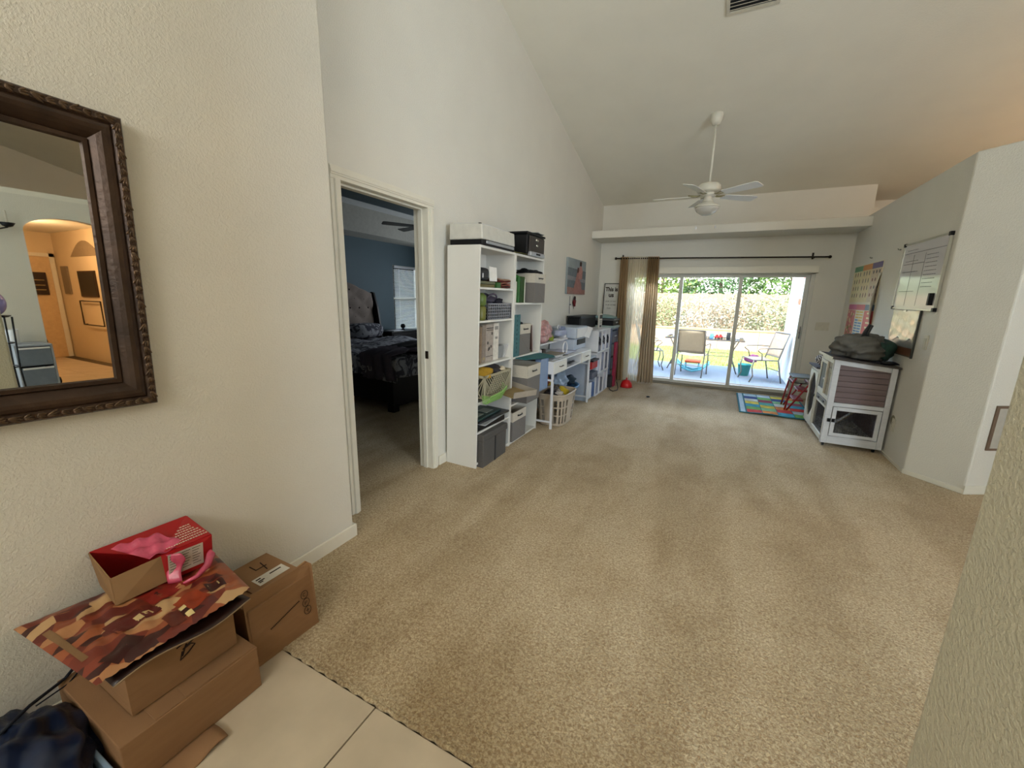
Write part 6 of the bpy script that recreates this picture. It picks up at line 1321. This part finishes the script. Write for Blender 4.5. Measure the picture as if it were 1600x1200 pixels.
# low timber edging beyond the lawn
le = thing('garden_edging', 'low pale timber edging wall in front of the shrubs', 'edging', (0, 15.6, GZ))
for i in range(12): build(B(-6+1.2*i, -6+1.2*i+1.19, 15.5, 15.62, GZ, 0.48+0.006*(i % 3)), 'plank', mat('pale_timber', '#b59a78', 0.8, 0.12, 5), le)
build(B(-6, 8.4, 15.47, 15.65, 0.48, 0.53), 'cap_rail', mat('orange_timber', '#c08a5e', 0.8, 0.1, 5), le)
fe = thing('garden_fence', 'weathered beige board fence behind the pale shrubs', 'fence', (1, 18.0, GZ))
FM = mat('beige_fence_boards', '#8c7458', 0.8, 0.14, 3, stretch=(6, 1, 0.5))
b0 = build(B(0, 0.145, 18.0, 18.02, GZ, 1.72), 'board', FM, fe); b0.location.x = -7-1
for i in range(1, 105):
    o_ = b0.copy(); COL.objects.link(o_); o_.parent = fe; o_.location = (-8+0.15*i, 0, 0.008*((i*7) % 5-2))
for i in range(7): build(B(-7+2.4*i, -6.9+2.4*i, 18.02, 18.12, GZ, 1.75), 'post', FM, fe)
def leaves(n, fn, size, seed, flat=0.4):
    rd = random.Random(seed); mb = MB()
    for i in range(n):
        p = Vector(fn(rd)); s = size*rd.uniform(0.6, 1.4)
        e = Euler((rd.uniform(-1, 1), rd.uniform(-1, 1), rd.random()*6.28)).to_matrix()
        q = [p + e @ Vector(v)*s for v in ((-0.5, 0, 0), (0, -0.28, 0.06), (0.5, 0, 0), (0, 0.28, 0.06))]
        mb.add(q, [(0, 1, 2, 3)])
    return mb
def ell(c, r):
    def f(rd):
        while True:
            d = Vector((rd.uniform(-1, 1), rd.uniform(-1, 1), rd.uniform(-1, 1)))
            if 0.25 < d.length < 1: return (c[0]+d.x*r[0], c[1]+d.y*r[1], c[2]+d.z*r[2])
    return f
pal = ['#8f9670', '#a39f86', '#868f60', '#aaa58f', '#918f74']
SHR = [(-4.6, 16.9, 1.0, 1.2), (-3.1, 16.6, 0.95, 1.0), (-1.9, 16.9, 1.05, 1.1), (-0.7, 16.5, 0.95, 1.15), (0.5, 16.8, 1.0, 1.2), (1.6, 16.5, 0.95, 1.1), (2.8, 16.8, 1.0, 1.2), (4.1, 16.7, 0.95, 1.2), (5.5, 16.9, 1.0, 1.2)]
SL = ['leftmost pale shrub before the fence', 'second pale shrub from the left before the fence', 'pale beige shrub seen behind the wide curtain edge', 'pale shrub behind the patio chair back', 'pale shrub in the middle glass panel', 'pale shrub behind the right mullion', 'pale shrub in the right glass panel', 'pale shrub beside the white patio wall', 'rightmost pale shrub before the fence']
for i, (x, y, r, w_) in enumerate(SHR):
    t = thing('shrub', SL[i], 'shrub', (x, y, GZ), 'pale shrubs before the fence')
    build(leaves(2600, ell((x, y, 0.70), (w_*0.78, 0.55, 0.98)), 0.085, 200+i), 'foliage', mat('shrub_leaf%d' % (i % 5), pal[i % 5], 0.7, 0.3, 5), t, stuff=True)
    mb = MB(); rd = random.Random(i)
    for k in range(7): mb.tube([(x+rd.uniform(-.1, .1), y, GZ), (x+rd.uniform(-.5, .5), y+rd.uniform(-.3, .3), 0.6), (x+rd.uniform(-.7, .7), y+rd.uniform(-.4, .3), 1.4)], 0.012, 5)
    build(mb, 'stems', mat('stem', '#8a7a5c', 0.9), t)
TRE = [(-5.5, 20.5, 2.6, 2.0), (-2.6, 20.3, 2.5, 1.8), (-0.2, 20.6, 2.7, 1.9), (2.4, 20.4, 2.5, 1.9), (4.9, 20.6, 2.8, 2.0), (7.5, 20.8, 2.6, 2.0)]
TLB = ['leftmost green tree beyond the fence', 'green tree beyond the fence seen beside the curtain', 'green tree beyond the fence in the middle glass panel', 'green tree beyond the fence in the right glass panel', 'green tree beyond the fence near the white patio wall', 'rightmost green tree beyond the fence']
tp = ['#5c7a36', '#738a3f', '#4f7140']
for i, (x, y, z, r) in enumerate(TRE):
    t = thing('tree', TLB[i], 'tree', (x, y, GZ), 'green trees beyond the fence')
    build(leaves(5200, ell((x, y, z+0.2), (r, 1.3, 2.3)), 0.17, 300+i), 'foliage', mat('tree_leaf%d' % (i % 3), tp[i % 3], 0.7, 0.35, 3), t, stuff=True)
    build(MB().tube([(x, y, GZ), (x+0.1, y, 1.5), (x, y, 3.4)], [0.12, 0.09, 0.04], 8), 'trunk', mat('bark', '#6a5844', 0.9), t, smooth=True)
# patio furniture
PM = mat('patio_metal', '#6c655c', 0.4, metal=0.4); SLG = mat('sling_mesh', '#a58f74', 0.7, 0.05, 30)
def sling_chair(x, y, ang, label):
    t = thing('patio_chair', label, 'chair', (x, y, -0.05), 'sling chairs on the patio')
    M_ = Matrix.Translation((x, y, -0.05)) @ Matrix.Rotation(R(ang), 4, 'Z')   # local: chair faces +y, width along x
    def T(p): return M_ @ Vector(p)
    for s in (-1, 1):
        build(MB().tube([T((s*.25, -.30, .92)), T((s*.25, -.24, .70)), T((s*.25, -.17, .42)), T((s*.25, -.22, .22)), T((s*.25, -.27, 0.0))], 0.012, 8), 'leg', PM, t, smooth=True)
        build(MB().tube([T((s*.25, .25, .42)), T((s*.25, .27, .28)), T((s*.25, .24, .12)), T((s*.25, .29, 0.0))], 0.012, 8), 'leg', PM, t, smooth=True)
        build(MB().tube([T((s*.27, -.22, .64)), T((s*.28, -.05, .65)), T((s*.28, .18, .64)), T((s*.28, .22, .60)), T((s*.28, .14, .54)), T((s*.26, .12, .43))], 0.010, 8), 'arm', PM, t, smooth=True)
        build(MB().tube([T((s*.25, -.17, .42)), T((s*.25, .25, .42))], 0.011, 8), 'seat_rail', PM, t)
    build(MB().tube([T((-.25, -.30, .92)), T((.25, -.30, .92))], 0.011, 8).tube([T((-.25, -.22, .22)), T((.25, -.22, .22))], 0.008, 6).tube([T((-.25, .25, .42)), T((.25, .25, .42))], 0.010, 6).tube([T((-.25, -.18, .48)), T((.25, -.18, .48))], 0.009, 6), 'cross_bar', PM, t)
    def back(u, v): return T((-.24+.48*u, -.18-.115*v-0.012*math.sin(PI*u), .47+.44*v))
    def seat(u, v): return T((-.24+.48*u, -.16+.40*v, .425-0.02*math.sin(PI*u)))
    build(MB().grid(back, 8, 8), 'back_sling', SLG, t, smooth=True, solid=0.003); build(MB().grid(seat, 8, 8), 'seat_sling', SLG, t, smooth=True, solid=0.003)
    return t
sling_chair(-0.42, 8.95, -8, 'brown sling patio chair seen from behind between the mullions')
sling_chair(0.80, 9.05, 110, 'brown sling patio chair in side view in right glass panel')
sling_chair(-1.32, 9.35, -75, 'sling patio chair partly hidden by the brown curtain')
pt_ = thing('patio_table', 'glass topped metal patio table with odds and ends', 'table', (-0.28, 9.9, -0.05))
build(B(-1.02, 0.50, 9.45, 10.35, 0.635, 0.643), 'glass_top', glassy('table_glass', (0.8, 0.88, 0.86)), pt_)
build(MB().tube([(-1.02, 9.45, 0.64), (0.50, 9.45, 0.64), (0.50, 10.35, 0.64), (-1.02, 10.35, 0.64)], 0.014, 8, closed=True), 'rim', PM, pt_, smooth=True)
for sx, sy in ((-1, -1), (1, -1), (1, 1), (-1, 1)):
    cx, cy2 = -0.26+sx*0.66, 9.9+sy*0.36
    build(MB().tube([(cx, cy2, 0.63), (cx-sx*0.08, cy2-sy*0.05, 0.45), (cx-sx*0.10, cy2-sy*0.06, 0.25), (cx+sx*0.02, cy2, -0.05)], 0.012, 8), 'leg', PM, pt_, smooth=True)
build(MB().tube([(-0.86, 9.58, 0.30), (0.34, 9.58, 0.30)], 0.008, 6).tube([(-0.86, 10.22, 0.30), (0.34, 10.22, 0.30)], 0.008, 6), 'stretcher', PM, pt_)
rr = random.Random(41)
TC = [('white', '#d9d9d9'), ('purple', '#7a4f8c'), ('pink', '#c46a8a'), ('white', '#d9d9d9'), ('red', '#c22d2a'), ('red', '#c22d2a'), ('blue', '#6d9fc4'), ('black', '#2a2a2a'), ('white', '#e0e0e0')]
tx_ = [-0.86, -0.52, -0.42, -0.34, -0.02, 0.05, -0.12, 0.20, 0.38]
lb_ = ['white cup at the left of the patio table', 'purple cup behind the patio chair back', 'pink cup behind the patio chair back', 'white cup behind the patio chair back', 'left red toy car on the patio table', 'right red toy car on the patio table', 'blue toy behind the red toys on patio table', 'small black pot near the right mullion on table', 'white jug at the right end of the patio table']
for i, (nm_, c) in enumerate(TC):
    x, y = tx_[i], 9.75+0.1*(i % 3)
    if nm_ == 'red':
        t = thing('toy_car', lb_[i], 'toy', (x, y, 0.644), 'odds and ends on the patio table')
        build(MB().box(x-0.045, x+0.045, y-0.03, y+0.03, 0.66, 0.70).box(x-0.025, x+0.025, y-0.026, y+0.026, 0.70, 0.73), 'body', mat('toy_red', c, 0.4), t, bevel=0.006)
        for s in (-1, 1): build(MB().tube([(x+s*0.028, y-0.034, 0.66), (x+s*0.028, y+0.034, 0.66)], 0.014, 10), 'wheel', BLACK, t)
    else:
        tag(build(MB().lathe([(0.03, 0), (0.04, 0.01), (0.042, 0.10 + 0.03*(i % 2)), (0.036, 0.11 + 0.03*(i % 2)), (0.03, 0.02)], (x, y, 0.644), 14), 'cup' if i < 8 else 'jug', mat('toy_'+nm_, c, 0.5), None, smooth=True), lb_[i], 'cup' if i < 6 else ('toy' if i == 6 else 'pot'), 'odds and ends on the patio table')
rk = thing('toy_rocker', 'light blue toy rocker with orange seat under the chair', 'toy', (-0.45, 9.15, -0.05))
CY = mat('sky_blue_plastic', '#5fb9c9', 0.4)
for s in (-0.14, 0.14):
    build(MB().tube([(-0.75, 9.45+s, 0.16), (-0.60, 9.45+s, 0.02), (-0.42, 9.45+s, -0.03), (-0.24, 9.45+s, 0.02), (-0.10, 9.45+s, 0.16)], 0.02, 8), 'rocker_rail', CY, rk, smooth=True)
build(MB().tube([(-0.73, 9.31, 0.15), (-0.73, 9.59, 0.15)], 0.018, 8).tube([(-0.12, 9.31, 0.15), (-0.12, 9.59, 0.15)], 0.018, 8), 'cross_bar', CY, rk)
build(MB().box(-0.58, -0.26, 9.31, 9.59, 0.14, 0.20), 'seat', mat('orange_plastic', '#d8623c', 0.4), rk, bevel=0.03)
for x in (-0.56, -0.30): build(MB().tube([(x, 9.45, 0.0), (x, 9.45, 0.15)], 0.018, 8), 'support', CY, rk)
bc = thing('bucket', 'teal bucket under the right patio chair', 'bucket', (0.55, 9.5, -0.05))
build(MB().lathe([(0.09, 0), (0.12, 0.22), (0.128, 0.22), (0.128, 0.235), (0.11, 0.235), (0.085, 0.01)], (0.55, 9.5, -0.05), 20), 'body', mat('teal_plastic', '#2f9a94', 0.4), bc, smooth=True)
build(MB().tube([(0.55+0.12*math.cos(a), 9.5, 0.18+0.10*math.sin(a)) for a in [PI*k/10 for k in range(11)]], 0.004, 5), 'handle', CHROME, bc)
tag(build(lump((0.66, 9.50, 0.30), 0.11, 0.03, 0.08, 0.3, 111), 'towel', mat('magenta_towel', '#944a78', 0.9, 0.2, 8), None, smooth=True), 'magenta towel hanging on the far side of right chair', 'towel')
